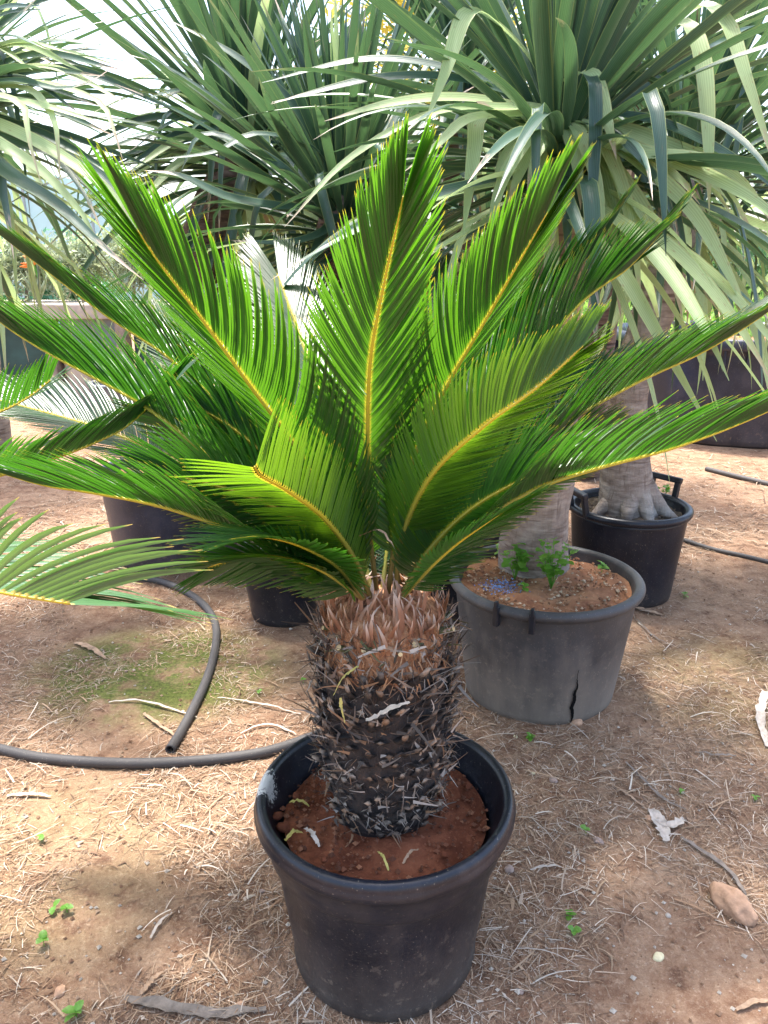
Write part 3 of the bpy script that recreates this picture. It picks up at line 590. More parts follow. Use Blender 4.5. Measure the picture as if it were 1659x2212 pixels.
SOILZ = PH - 0.065 + 0.008
cy = empty('cycad', (PX - 0.002, PY + 0.012, SOILZ), 'big green cycad with a shaggy dark stem in the shiny black pot', 'cycad')
cycad_trunk(cy, seed=1)
FR = [
 # (points (bearing, distance), normal, leaflet length, extra)
 ([(815,1285,1.40),(797,1130,1.35),(794,950,1.265),(800,780,1.18),(828,620,1.10),(860,475,1.03),(870,425,1.01)], (-.12,.95,.35), .17, dict(V0=18, a0=64, a1=42, a2=8, fwd=.6, mat='cycad_leaf_young')),
 ([(798,1285,1.38),(735,1140,1.33),(640,970,1.27),(545,840,1.20),(440,695,1.12),(345,568,1.06),(300,500,1.03)], (.40,.9,.55), .20, dict(V0=28, mat='cycad_leaf_young', a0=74, a1=54, a2=8, fwd=1.0)),
 ([(838,1285,1.38),(862,1110,1.33),(905,960,1.3),(965,835,1.25),(1050,690,1.18),(1130,550,1.11),(1180,462,1.08)], (-.5,.85,.6), .18, dict(V0=33, mat='cycad_leaf_young', a0=70, a1=48, a2=8, fwd=.9)),
 ([(855,1280,1.37),(868,1160,1.30),(930,1030,1.2),(1040,925,1.12),(1150,845,1.08),(1230,775,1.06),(1258,748,1.06)], (.42,.5,.72), .112, dict(V0=38, mat='cycad_leaf_sunlit', a0=85, a1=68, a2=18, fwd=.45, split=True)),
 ([(800,1290,1.36),(765,1205,1.28),(700,1120,1.18),(620,1060,1.08),(566,1030,1.0),(550,1008,.965)], (-.58,.42,.7), .108, dict(V0=40, tipk=.2, mat='cycad_leaf_sunlit', a0=84, a1=76, a2=58, fwd=.1, split=True, spacing=.0064, hw=.0033, label='short young frond curling at its tip')),
 ([(888,1262,1.38),(1000,1150,1.35),(1150,1060,1.32),(1300,1010,1.3),(1450,970,1.3),(1600,915,1.3),(1740,850,1.3)], (-.2,.35,1), .18, dict(V0=40, Vb=-15, a1=52, a2=8, fwd=.9)),
 ([(882,1262,1.4),(980,1130,1.42),(1090,1030,1.45),(1200,930,1.48),(1370,830,1.5),(1520,760,1.52),(1650,680,1.52),(1720,620,1.52)], (-.3,.2,1), .19, dict(V0=40, Vb=5, a1=50, a2=8, fwd=.9)),
 ([(872,1262,1.42),(980,1050,1.47),(1100,860,1.5),(1240,670,1.52),(1350,585,1.52),(1400,535,1.52),(1430,500,1.52)], (-.45,.5,.8), .19, dict(V0=36, a1=48, a2=8, fwd=.9)),
 ([(862,1262,1.43),(960,1020,1.5),(1060,830,1.55),(1150,690,1.58),(1250,580,1.6),(1300,515,1.6),(1322,482,1.6)], (-.45,.4,.8), .19, dict(V0=36, a1=48, a2=8, fwd=.9)),
 ([(872,1265,1.42),(980,1110,1.5),(1090,990,1.56),(1200,880,1.6),(1290,800,1.62)], (-.4,.0,.9), .13, dict(V0=36, fwd=.5)),
 ([(805,1270,1.45),(760,1050,1.66),(705,880,1.82),(655,740,1.95),(622,650,2.03),(600,592,2.08)], (.06,-.42,.9), .30, dict(V0=14, a1=36, a2=10, fwd=.2)),
 ([(832,1270,1.45),(860,1050,1.66),(890,860,1.84),(915,700,1.98),(925,600,2.06)], (-.1,-.45,.9), .20, dict(V0=24, a1=42, a2=12)),
 ([(786,1275,1.38),(640,1120,1.36),(470,1000,1.34),(330,890,1.34),(200,815,1.35),(90,755,1.36),(0,695,1.36),(-90,610,1.36)], (.3,.35,.9), .205, dict(V0=36, Vb=5, a1=52, a2=8, fwd=.9)),
 ([(790,1270,1.42),(640,1060,1.5),(480,880,1.56),(360,770,1.58),(240,690,1.6),(120,600,1.6),(10,515,1.6)], (.35,.3,.9), .20, dict(V0=36, a1=50, a2=8, fwd=.9)),
 ([(780,1285,1.36),(640,1200,1.3),(500,1145,1.27),(350,1095,1.25),(200,1065,1.24),(80,1045,1.24),(-60,1000,1.24)], (.2,.3,1), .18, dict(V0=34, Vb=-25, a1=54, a2=8, fwd=.9)),
 ([(780,1270,1.42),(640,1150,1.52),(500,1060,1.6),(350,980,1.66),(200,920,1.7),(60,880,1.72),(-60,850,1.72)], (.1,-.35,.95), .20, dict(V0=24, a1=52)),
 ([(795,1268,1.44),(680,1080,1.6),(560,930,1.7),(450,820,1.78),(360,720,1.82)], (.1,-.4,.9), .20, dict(V0=24, a1=50)),
 ([(845,1268,1.44),(930,1080,1.62),(1020,930,1.74),(1100,800,1.82),(1150,730,1.85)], (-.1,-.4,.9), .19, dict(V0=24, a1=50)),
 ([(786,1292,1.34),(730,1225,1.27),(650,1180,1.2),(570,1160,1.14),(500,1165,1.1)], (.1,.25,1), .135, dict(V0=5, Vb=-30, a1=62, fwd=.4)),
 ([(866,1285,1.36),(925,1190,1.32),(1010,1105,1.3),(1110,1045,1.3),(1200,1010,1.3)], (.0,.9,.4), .14, dict(V0=12, Vb=-20, a1=60, fwd=.5)),
 ([(788,1280,1.38),(680,1150,1.4),(560,1040,1.44),(440,960,1.48),(330,890,1.5)], (.1,.9,.45), .18, dict(V0=12, a1=60, hw=.0028, fwd=.5)),
 ([(790,1280,1.36),(700,1170,1.32),(590,1095,1.28),(470,1050,1.26),(360,1025,1.25)], (.1,.95,.35), .16, dict(V0=8, a1=62, hw=.0028, fwd=.4)),
 ([(868,1280,1.38),(960,1150,1.4),(1060,1060,1.42),(1170,990,1.45),(1270,950,1.47)], (-.1,.9,.4), .16, dict(V0=10, a1=60, hw=.0028, fwd=.5)),
 ([(782,1292,1.34),(700,1235,1.28),(610,1205,1.24),(530,1200,1.22)], (.1,.5,.9), .12, dict(V0=-10, Vb=-35, a1=64, hw=.0027, fwd=.4)),
 ([(825,1285,1.4),(842,1150,1.43),(872,1030,1.46),(905,930,1.48)], (0,.9,.4), .15, dict(V0=14, a1=50, hw=.003)),
 ([(805,1285,1.4),(770,1150,1.44),(720,1020,1.48),(680,930,1.5)], (0,.9,.4), .15, dict(V0=14, a1=50, hw=.003)),
 ([(870,1290,1.34),(920,1235,1.28),(980,1180,1.24),(1050,1130,1.2),(1110,1090,1.18)], (-.1,.3,1), .11, dict(V0=0, Vb=-30, a1=62, fwd=.4)),
 ([(786,1290,1.37),(700,1230,1.32),(610,1205,1.28),(520,1205,1.26),(450,1225,1.25)], (0,.85,.5), .115, dict(V0=0, Vb=-20, a1=64, hw=.0028, fwd=.4)),
 ([(792,1280,1.39),(700,1130,1.40),(600,1010,1.41),(510,930,1.42),(430,880,1.43)], (0,.9,.4), .165, dict(V0=10, a1=56, hw=.0028, fwd=.5)),
]
for k, (pts, U, Lm, kw) in enumerate(FR): frond(cy, pts, U, Lm, seed=k, **kw)

# the neighbour whose fronds come in from the side
cn = empty('cycad', (-1.22, 1.22, 0.33), 'neighbouring cycad whose thick pale tipped fronds cross in front of the hose', 'cycad')
cycad_trunk(cn, seed=4)
NB = [
 ([(-480,1275,1.45),(-330,1235,1.1),(-190,1240,.92),(-60,1268,.86),(30,1285,.85),(105,1298,.85),(150,1304,.85)], (.0,.7,.7), .245, dict(mat='cycad_leaf_tip', V0=38, a0=70, a1=70, a2=34, spacing=.0088, hw=.0037, rr=.007, droop=.3, fwd=.45, tipk=.15, split=True)),
 ([(-470,1200,1.5),(-300,1050,1.5),(-150,960,1.5),(0,890,1.5),(60,860,1.5),(108,822,1.5)], (-.3,.4,.9), .135, dict(V0=36, a0=70, a1=64, a2=30, spacing=.009, fwd=.2)),
 ([(-470,1220,1.45),(-280,1110,1.4),(-60,1045,1.36),(120,990,1.35),(260,930,1.35),(330,870,1.35),(366,836,1.35)], (-.4,.2,.9), .15, dict(V0=38, a1=46, spacing=.008)),
 ([(-520,1200,1.45),(-600,900,1.3),(-750,700,1.1)], (.5,.5,.6), .15, {}),
 ([(-560,1200,1.5),(-800,1000,1.6),(-1100,950,1.7)], (.5,0,.8), .15, {}),
 ([(-520,1200,1.5),(-560,800,1.7),(-640,560,1.9)], (.2,-.7,.6), .15, {}),
]
for k, (pts, U, Lm, kw) in enumerate(NB): frond(cn, pts, U, Lm, seed=40 + k, **kw)

# ------------------------------------------------------------------ dragon trees
def leaf_mesh(name, e0, k, L=0.78, hw=0.0195, kink=None, lat=0.0, twist=0.0, mat='strap_leaf', blunt=False, n=16):
    V = []; uv = []; Fc = []; x = y = z = 0.0; e = R(e0); ds = L / (n - 1); yaw = 0.0
    for i in range(n):
        t = i / (n - 1)
        if i:
            if kink and 0 <= t - kink[0] < 3.2 / (n - 1): e += (R(kink[1]) - e) * 0.62
            x += ds * math.cos(e) * math.cos(yaw); y += ds * math.cos(e) * math.sin(yaw); z += ds * math.sin(e)
            e -= k * ds * max(0.12, math.cos(e)) * (0.4 + 1.2 * t); yaw += lat * ds
        wk = hw * min(1.0, 0.62 + 1.6 * abs(t - 0.1)) * (1.0 if t < 0.5 else max(0.03, 1 - ((t - 0.5) / 0.5) ** 1.7))
        if blunt: wk = max(wk, hw * 0.7)
        tw = twist * t; up = Vector((-math.sin(e), 0, math.cos(e))); sd_ = Vector((-math.sin(yaw), math.cos(yaw), 0))
        wv = sd_ * math.cos(tw) + up * math.sin(tw); nv = up * math.cos(tw) - sd_ * math.sin(tw)
        c = Vector((x, y, z)); ch = 0.5 * wk * (1 - 0.45 * t)
        for a, h in ((-1, ch), (-0.5, ch * 0.28), (0, 0), (0.5, ch * 0.28), (1, ch)):
            V.append(tuple(c + wv * a * wk + nv * h)); uv.append((0.5 + a * 0.5, t))
        if i:
            for j in range(4): a0 = (i - 1) * 5 + j; Fc.append((a0, a0 + 1, a0 + 6, a0 + 5))
    me = mesh_np(name, V, Fc, uv); me.materials.append(M[mat]); return me
LR = random.Random(5)
ELEV = list(range(86, -60, -12))
LEAVES = {}
for e in ELEV:
    for old in (0, 1):
        LEAVES[e, old] = [leaf_mesh('leaf', e + LR.uniform(-4, 4), (0.15 if e > 60 else 0.5 if e > 20 else 0.85) * LR.uniform(0.5, 1.8), LR.uniform(0.78, 0.98), LR.uniform(0.0165, 0.0215),
                          (LR.uniform(0.3, 0.65), LR.uniform(-88, -70)) if (q == 3 and e < 60) or (q == 4 and old and e < 70) else None, LR.uniform(-0.5, 0.5), LR.uniform(-0.7, 0.7), 'strap_leaf_old' if old else 'strap_leaf') for q in range(5)]
DRY = [leaf_mesh('leaf', LR.uniform(-80, -30), 1.5, LR.uniform(0.4, 0.6), 0.014, (0.3, -86), LR.uniform(-1, 1), LR.uniform(-2, 2), 'strap_leaf_dry') for q in range(4)]
def dragon_head(parent, head, n, scale, seed, stem=0.22, tilt=(0, 0), lo=-46, oldfrac=0.33, dry=6, hi=86):
    """leaves spiral down the shoot end, young upright, old hanging"""
    r = random.Random(seed); h = Vector(head) - parent.location
    tm = Matrix.Rotation(tilt[0], 4, 'X') @ Matrix.Rotation(tilt[1], 4, 'Y')
    for i in range(n):
        t = (i + 0.5) / n; e = hi + (lo - hi) * t ** 1.15 + r.gauss(0, 5); a = i * 2.39996 + r.gauss(0, 0.12)
        old = r.random() < max(0.03, (t - (1 - oldfrac)) / oldfrac) ** 0.7 if t > (1 - oldfrac) else r.random() < 0.02
        ek = min(ELEV, key=lambda q: abs(q - e)); vs = LEAVES[ek, int(old)]
        me = vs[r.randrange(5)] if r.random() < 0.75 else vs[r.randrange(3)]
        o = link('leaf', me, None, parent)
        rb = 0.035 * min(1, t * 2 + 0.2); base = h + tm @ Vector((rb * math.cos(a), rb * math.sin(a), -stem * t))
        s_ = scale * r.uniform(0.82, 1.12) * (0.72 + 0.28 * min(1, t * 4))
        o.matrix_local = Matrix.Translation(base) @ tm @ Matrix.Rotation(a, 4, 'Z') @ Matrix.Rotation(r.gauss(0, 0.10), 4, 'Y') @ Matrix.Rotation(r.gauss(0, 0.16), 4, 'X') @ Matrix.Diagonal((s_, s_ * r.uniform(0.85, 1.15), s_, 1))
    for i in range(dry):
        o = link('leaf', r.choice(DRY), None, parent); a = r.uniform(0, 6.28)
        o.matrix_local = Matrix.Translation(h + Vector((0.04 * math.cos(a), 0.04 * math.sin(a), -stem * 1.05))) @ Matrix.Rotation(a, 4, 'Z')
def dragon(loc, label, trunk_pts, rads, bark, name='dragon_tree', group=None):
    e = empty(name, loc, label, 'dragon tree', group)
    q = [Vector(p) - Vector(loc) for p in trunk_pts]
    me = tube_mesh('trunk', q, rads, 28, True, 60)
    vs = me.vertices
    for v in vs:
        n = mnoise.noise(v.co * 9 + Vector(loc)) * 0.010 + mnoise.noise(Vector((v.co.x * 14, v.co.y * 14, v.co.z * 60))) * 0.0015
        v.co += v.normal * n
    link('trunk', me, M[bark], e); return e
def ribbon_leaf(parent, pts, hw=0.02, mat='strap_leaf_old', blunt=False, face=(0, -0.6, 0.8), twist=0.0):
    """one particular leaf, along the given course"""
    q, L = spline([P(*p) for p in pts], 22); q = q - np.array(parent.location)
    t = nz(np.gradient(q, axis=0)); U = np.array(face, float)
    sd_ = nz(np.cross(t, U)); 
    for k in range(1, len(sd_)):
        if sd_[k] @ sd_[k - 1] < 0: sd_[k] *= -1
    nv = nz(np.cross(sd_, t)); V = []; uv = []; Fc = []
    for i in range(len(q)):
        x = i / (len(q) - 1); wk = hw * min(1.0, 0.62 + 1.6 * abs(x - 0.1)) * (1.0 if x < 0.5 else max(0.03, 1 - ((x - 0.5) / 0.5) ** 1.8))
        if blunt: wk = hw * (0.8 + 0.2 * x)
        c_, s_ = math.cos(twist * x), math.sin(twist * x); wv = sd_[i] * c_ + nv[i] * s_; nn = nv[i] * c_ - sd_[i] * s_
        for a, h in ((-1, 0.3), (-0.5, 0.08), (0, 0), (0.5, 0.08), (1, 0.3)): V.append(q[i] + wv * a * wk + nn * h * wk); uv.append((0.5 + a * 0.5, x))
        if i:
            for j in range(4): a0 = (i - 1) * 5 + j; Fc.append((a0, a0 + 1, a0 + 6, a0 + 5))
    me = mesh_np('leaf', V, Fc, uv); me.materials.append(M[mat]); return link('leaf', me, None, parent)

# A: in the split dusty pot, the big rosette
hA = P(1212, 225, 2.06)
dA = dragon((0.527, 2.326, 0.39), 'dragon tree with a broad open rosette rising from the split dusty pot',
            [(0.515, 2.46, 0.36), (0.51, 2.46, 0.46), (0.52, 2.45, 0.7), (0.51, 2.42, 1.0), (0.465, 2.38, 1.25), (0.49, 2.32, 1.5), tuple(hA)], [0.122, 0.104, 0.106, 0.105, 0.10, 0.092, 0.05], 'strap_bark')
dragon_head(dA, hA, 235, 0.95, 1, 0.24, tilt=(R(-4), R(3)), lo=-34, oldfrac=0.25)
for pts, hw, mat, bl in [
    ([(1205,235,2.05),(1130,110,1.95),(1040,30,1.85),(1000,45,1.8),(965,150,1.78),(915,275,1.78)], .02, 'strap_leaf_old', False),
    ([(1215,235,2.05),(1232,175,1.95),(1270,158,1.88),(1292,200,1.84),(1312,270,1.82),(1332,345,1.82)], .021, 'strap_leaf_old', False),
    ([(1240,225,2.05),(1360,110,2.0),(1465,52,1.95),(1505,90,1.9),(1525,220,1.88),(1532,460,1.88)], .021, 'strap_leaf_old', False),
    ([(1200,250,2.05),(1110,250,1.9),(1010,260,1.82),(950,310,1.8),(872,372,1.8)], .017, 'strap_leaf_old', False),
    ([(1190,260,2.05),(1100,255,1.95),(1035,258,1.88),(1025,320,1.85),(1012,420,1.85),(1000,512,1.85)], .018, 'strap_leaf_old', False),
    ([(1220,265,2.05),(1300,300,1.92),(1400,370,1.85),(1500,470,1.82),(1570,590,1.82),(1625,700,1.85)], .024, 'strap_leaf_old', False),
    ([(1220,265,2.05),(1320,310,1.92),(1440,350,1.85),(1560,400,1.8),(1659,460,1.78),(1760,560,1.78)], .026, 'strap_leaf_old', False),
    ([(1220,270,2.05),(1290,330,1.92),(1370,430,1.88),(1440,560,1.88),(1475,690,1.9)], .023, 'strap_leaf_old', False),
    ([(1215,275,2.05),(1260,330,1.92),(1320,420,1.9),(1350,520,1.9)], .024, 'strap_leaf_old', False),
    ([(1205,275,2.05),(1200,330,1.95),(1195,430,1.92),(1192,545,1.92)], .021, 'strap_leaf_old', False),
    ([(1195,270,2.05),(1150,310,1.92),(1120,380,1.88),(1095,445,1.88)], .018, 'strap_leaf_old', False),
    ([(1200,270,2.05),(1170,310,1.95),(1160,380,1.9),(1170,440,1.9)], .019, 'strap_leaf_old', False),
    ([(1225,250,2.05),(1330,330,1.9),(1480,340,1.82),(1659,372,1.78),(1780,400,1.76)], .02, 'strap_leaf_old', False),
    ([(1230,240,2.05),(1400,260,1.95),(1560,330,1.9),(1690,420,1.88)], .02, 'strap_leaf', False),
    ([(1200,240,2.05),(1150,232,1.95),(1095,236,1.85),(1045,235,1.78)], .024, 'strap_leaf_old', True),
    ([(1230,262,2.05),(1300,330,1.95),(1330,318,1.85),(1352,290,1.8)], .022, 'strap_leaf_old', True),
    ([(1195,235,2.06),(1000,175,2.0),(830,170,1.95),(660,205,1.92),(585,225,1.92)], .019, 'strap_leaf', False),
    ([(1195,240,2.06),(1000,215,1.95),(850,225,1.88),(700,262,1.85)], .021, 'strap_leaf_old', False),
    ([(1195,235,2.06),(1010,160,2.05),(800,130,2.05),(560,180,2.08)], .017, 'strap_leaf', False),
    ([(1190,245,2.06),(960,240,1.9),(760,340,1.85),(615,490,1.82)], .012, 'strap_leaf_old', False),
    ([(1250,225,2.06),(1480,30,2.0),(1560,40,1.9),(1610,170,1.86),(1680,380,1.86)], .02, 'strap_leaf_old', False),
    ]: ribbon_leaf(dA, pts, hw * 1.15, mat, bl)
fr = random.Random(8)
for k in range(34):                       # the skirt of pale old leaves bending over towards the tub
    f = k / 33; ue = 1040 + 640 * f + fr.gauss(0, 25); ve = 430 + 150 * math.sin(math.pi * min(1, f * 1.15)) + fr.gauss(0, 45); ux = 1215 + (ue - 1215) * 0.45; vx = 285 + 40 * f + fr.gauss(0, 14); dd = fr.uniform(1.84, 2.05)
    ribbon_leaf(dA, [(1212 + fr.gauss(0, 8), 255, 2.06), ((1212 + ux) / 2, (250 + vx) / 2 - 6, (2.05 + dd) / 2), (ux, vx, dd), ((ux + ue) / 2 + (ue - 1215) * 0.08, vx + (ve - vx) * 0.42, dd - .02), (ue, ve, dd)], fr.uniform(.017, .027), fr.choice(('strap_leaf_old', 'strap_leaf_old', 'strap_leaf_old', 'strap_leaf')), False, (0, -0.6, 0.8), fr.gauss(0, 0.5))

# B: in the root flared pot
hB = P(1490, 330, 3.05)
bx, by = 1.05, 3.14
dB = dragon((bx, by, 0.37), 'dragon tree with a root flared trunk leaning towards the huge tub',
            [(bx, by, 0.35), (bx - 0.02, by, 0.48), (bx - 0.045, by, 0.7), (bx - 0.03, by + 0.02, 0.95), (bx + 0.03, by + 0.03, 1.2), (bx + 0.08, by + 0.04, 1.4), tuple(hB)], [0.13, 0.098, 0.078, 0.076, 0.085, 0.08, 0.05], 'strap_bark')
for a, ln, w0 in ((200, 0.19, 0.042), (250, 0.15, 0.05), (285, 0.17, 0.045), (330, 0.20, 0.045), (20, 0.16, 0.04), (110, 0.16, 0.04)):
    c_, s_ = math.cos(R(a)), math.sin(R(a))
    link('root', tube_mesh('root', [Vector((0.03 * c_ - 0.02, 0.03 * s_, 0.17)), Vector((0.085 * c_, 0.085 * s_, 0.075)), Vector((0.135 * c_, 0.135 * s_, 0.022)), Vector((ln * c_, ln * s_, -0.015))], [w0 * 1.1, w0, w0 * 0.75, w0 * 0.3], 12), M['strap_bark'], dB)
dragon_head(dB, hB, 230, 1.0, 2, 0.24, tilt=(R(5), R(8)), lo=-34, oldfrac=0.3)

# C: middle rosette, from the plain pot behind the cycad
hC = P(735, 425, 2.72)
dC = dragon((-0.41, 2.90, 0.32), 'dragon tree with a dark dense rosette above the centre of the cycad',
            [(-0.41, 2.90, 0.31), (-0.40, 2.90, 0.45), (-0.36, 2.91, 0.8), (-0.27, 2.9, 1.15), (-0.2, 2.86, 1.4), tuple(hC)], [0.09, 0.07, 0.066, 0.066, 0.064, 0.045], 'strap_bark_brown')
dragon_head(dC, hC, 250, 0.92, 3, 0.22, tilt=(R(6), R(-6)), lo=-48, oldfrac=0.14)
for pts, hw, mat in [
    ([(735,440,2.7),(640,450,2.5),(500,430,2.4),(390,380,2.36),(312,368,2.36)], .025, 'strap_leaf'),
    ([(735,440,2.7),(660,400,2.5),(560,330,2.42),(440,290,2.4),(390,372,2.4)], .02, 'strap_leaf'),
    ([(735,440,2.7),(690,330,2.55),(560,290,2.4),(460,330,2.36),(330,345,2.36)], .016, 'strap_leaf'),
    ([(735,450,2.7),(700,500,2.55),(620,525,2.45),(500,520,2.4)], .019, 'strap_leaf'),
    ([(740,440,2.7),(650,250,2.6),(520,130,2.55),(360,40,2.55)], .02, 'strap_leaf'),
    ([(740,440,2.7),(700,250,2.6),(640,110,2.55),(590,20,2.55)], .02, 'strap_leaf'),
    ([(740,440,2.7),(690,520,2.55),(670,560,2.5),(610,580,2.48)], .017, 'strap_leaf'),
    ]: ribbon_leaf(dC, pts, hw, mat)

# D: in the brown stained tub
hD = P(535, 270, 3.5)
dD = dragon((-1.02, 3.62, 0.4), 'dragon tree with a thick brown trunk growing from the brown stained tub',
            [(-1.0, 3.62, 0.38), (-0.98, 3.62, 0.55), (-0.90, 3.66, 1.0), (-0.82, 3.68, 1.4), tuple(hD)], [0.15, 0.125, 0.12, 0.115, 0.05], 'strap_bark_brown')
dragon_head(dD, hD, 255, 1.15, 4, 0.30, tilt=(R(4), R(-4)), lo=-44, oldfrac=0.3)

for k in range(34):                       # leaves streaming sideways out of the crown
    a = R(fr.choice((fr.uniform(140, 222), fr.uniform(140, 222), fr.uniform(-30, 20)))); ln = fr.uniform(260, 430); dd = fr.uniform(3.0, 3.6)
    ue, ve = 535 + ln * math.cos(a), 290 - ln * 0.62 * math.sin(a) + fr.uniform(0, 60); um, vm = 535 + 0.5 * ln * math.cos(a), 275 - ln * 0.42 * math.sin(a) - 18
    ribbon_leaf(dD, [(535 + fr.gauss(0, 10), 285 + fr.uniform(-30, 40), 3.5), (um, vm, (3.5 + dd) / 2), (ue, ve, dd)], fr.uniform(.017, .024), fr.choice(('strap_leaf', 'strap_leaf', 'strap_leaf_old')), False, (0, -0.6, 0.8), fr.gauss(0, 0.6))
# E: left, mostly beyond the frame, long pale leaves trailing in
hE = P(-170, 215, 2.65)
dE = dragon((-2.32, 3.05, 0.36), 'dragon tree with long pale leaves trailing over the far hedge and bench',
            [(-2.32, 3.05, 0.35), (-2.3, 3.05, 0.6), (-2.12, 3.02, 1.1), (-1.86, 2.98, 1.5), tuple(hE)], [0.11, 0.085, 0.08, 0.078, 0.05], 'strap_bark')
dragon_head(dE, hE, 170, 1.0, 5, 0.22, tilt=(R(0), R(6)), lo=-45, oldfrac=0.3)
for pts, hw, mat in [
    ([(-140,220,2.6),(-20,300,2.15),(90,370,2.1),(190,480,2.1),(205,550,2.1)], .023, 'strap_leaf_old'),
    ([(-140,220,2.6),(0,360,2.15),(120,440,2.1),(230,540,2.08),(310,605,2.08)], .026, 'strap_leaf'),
    ([(-140,220,2.6),(20,280,2.2),(150,350,2.15),(250,430,2.12),(330,560,2.12)], .024, 'strap_leaf_old'),
    ([(-140,210,2.6),(40,220,2.15),(180,255,2.1),(260,290,2.08)], .02, 'strap_leaf_old'),
    ([(-140,210,2.6),(-20,205,2.1),(50,230,2.02),(62,300,2.0),(90,400,2.0)], .015, 'strap_leaf_old'),
    ([(-140,210,2.6),(40,190,2.2),(110,245,2.1),(125,310,2.08),(130,400,2.08)], .015, 'strap_leaf_old'),
    ([(-140,210,2.6),(60,180,2.2),(205,215,2.15),(240,265,2.12),(265,345,2.1)], .016, 'strap_leaf_old'),
    ([(-140,205,2.6),(20,175,2.2),(120,192,2.12),(190,180,2.1),(250,140,2.1)], .018, 'strap_leaf'),
    ([(-140,200,2.6),(0,70,2.1),(60,20,2.05),(110,-40,2.0)], .024, 'strap_leaf'),
    ([(-140,230,2.6),(-20,330,2.2),(10,430,2.15),(30,560,2.12)], .02, 'strap_leaf'),
    ([(-140,230,2.6),(0,300,2.2),(170,350,2.2),(300,460,2.2),(420,610,2.25)], .024, 'strap_leaf'),
    ]: ribbon_leaf(dE, pts, hw, mat)

for k in range(30):                       # more leaves fanning out over the bench and up to the sky
    a = R(fr.uniform(-32, 62)); ln = fr.uniform(300, 560); dd = fr.uniform(2.2, 2.8)
    ue, ve = -160 + ln * math.cos(a), 225 - ln * 0.8 * math.sin(a) + fr.uniform(0, 90); um, vm = -160 + 0.52 * ln * math.cos(a), 215 - ln * 0.5 * math.sin(a) - 20
    ribbon_leaf(dE, [(-165 + fr.gauss(0, 8), 225 + fr.uniform(-20, 30), 2.65), (um, vm, (2.65 + dd) / 2), (ue, ve, dd)], fr.uniform(.013, .019), fr.choice(('strap_leaf', 'strap_leaf', 'strap_leaf_old')), False, (0, -0.6, 0.8), fr.gauss(0, 0.6))
# more of them behind, closing the view
def back_dragon(x, y, zh, label, seed, scale=1.05, n=190, lean=(0.08, 0.0), bark='strap_bark_brown', lo=-36):
    d = dragon((x, y, hgt(x, y)), label, [(x, y, -0.05), (x + lean[0] * 0.3, y + lean[1] * 0.3, zh * 0.35), (x + lean[0] * 0.8, y + lean[1] * 0.8, zh * 0.7), (x + lean[0], y + lean[1], zh)], [0.12, 0.1, 0.09, 0.05], bark)
    POTS.append((x, y, 0.14)); dragon_head(d, (x + lean[0], y + lean[1], zh), n, scale, seed, 0.26, lo=lo, oldfrac=0.25)
back_dragon(0.30, 4.15, 2.25, 'dragon tree rising behind the middle, crown against the yellow tree', 11, 1.1, 190)
back_dragon(2.15, 3.55, 2.05, 'dragon tree at the edge with a dark crown over the huge tub', 12, 1.1, 130, (-0.05, 0))
back_dragon(-2.7, 5.2, 2.5, 'slender dragon tree beyond the trailing one with sky behind', 13, 1.1, 170, (0.1, 0), 'strap_bark')
back_dragon(1.35, 5.0, 2.5, 'tall dragon tree rising behind the broad rosette', 14, 1.1, 110)
back_dragon(-0.55, 5.2, 1.95, 'far dragon tree between the brown trunk and the field', 15, 1.05, 110)

# ------------------------------------------------------------------ background
def leaf_cloud(n, place, size, seed, asp=0.35, up=0.3):
    """many small pointed leaves; place(rng, n) gives their middles"""
    r = np.random.default_rng(seed); c = place(r, n); d = nz(r.normal(0, 1, (n, 3)) + np.array([0, 0, up])); s = nz(np.cross(d, r.normal(0, 1, (n, 3))))
    ln = size * r.uniform(0.6, 1.3, (n, 1)); 
    V = np.stack([c - d * ln * 0.5, c + s * ln * asp * 0.5, c + d * ln * 0.5, c - s * ln * asp * 0.5], 1).reshape(-1, 3)
    Fc = np.arange(n * 4).reshape(-1, 4); return V, Fc
def blob_place(cx, cy, cz, rx, ry, rz, nb, k=0.45, seed=0):
    r0 = np.random.default_rng(seed); cen = r0.normal(0, 1, (nb, 3)); cen = nz(cen) * r0.uniform(0.25, 0.95, (nb, 1)) * np.array([rx, ry, rz]) + np.array([cx, cy, cz])
    br = r0.uniform(0.6, 1.2, nb) * k * min(rx, ry, rz)
    def f(r, n):
        i = r.integers(0, nb, n); return cen[i] + nz(r.normal(0, 1, (n, 3))) * (br[i] * r.uniform(0.3, 1, n) ** 0.5)[:, None]
    return f
def shrub(name, label, cat, x, y, z0, rx, ry, h, n, size, leaf, seed, group=None, asp=0.3, trunk=0.02, nb=26, th=0.25):
    e = empty(name, (x, y, z0), label, cat, group)
    V, Fc = leaf_cloud(n, blob_place(0, 0, h * (th + (1 - th) / 2), rx, ry, h * (1 - th) / 2, nb, 0.5, seed), size, seed, asp)
    o = link('crown', mesh_np('crown', V, Fc, smooth=False), M[leaf], e); o['kind'] = 'stuff'
    link('trunk', tube_mesh('trunk', [Vector((0, 0, -0.02)), Vector((0.02, 0.01, h * 0.3)), Vector((-0.01, 0, h * 0.7))], [trunk, trunk * 0.8, trunk * 0.4], 7), M['timber'], e)
    return e
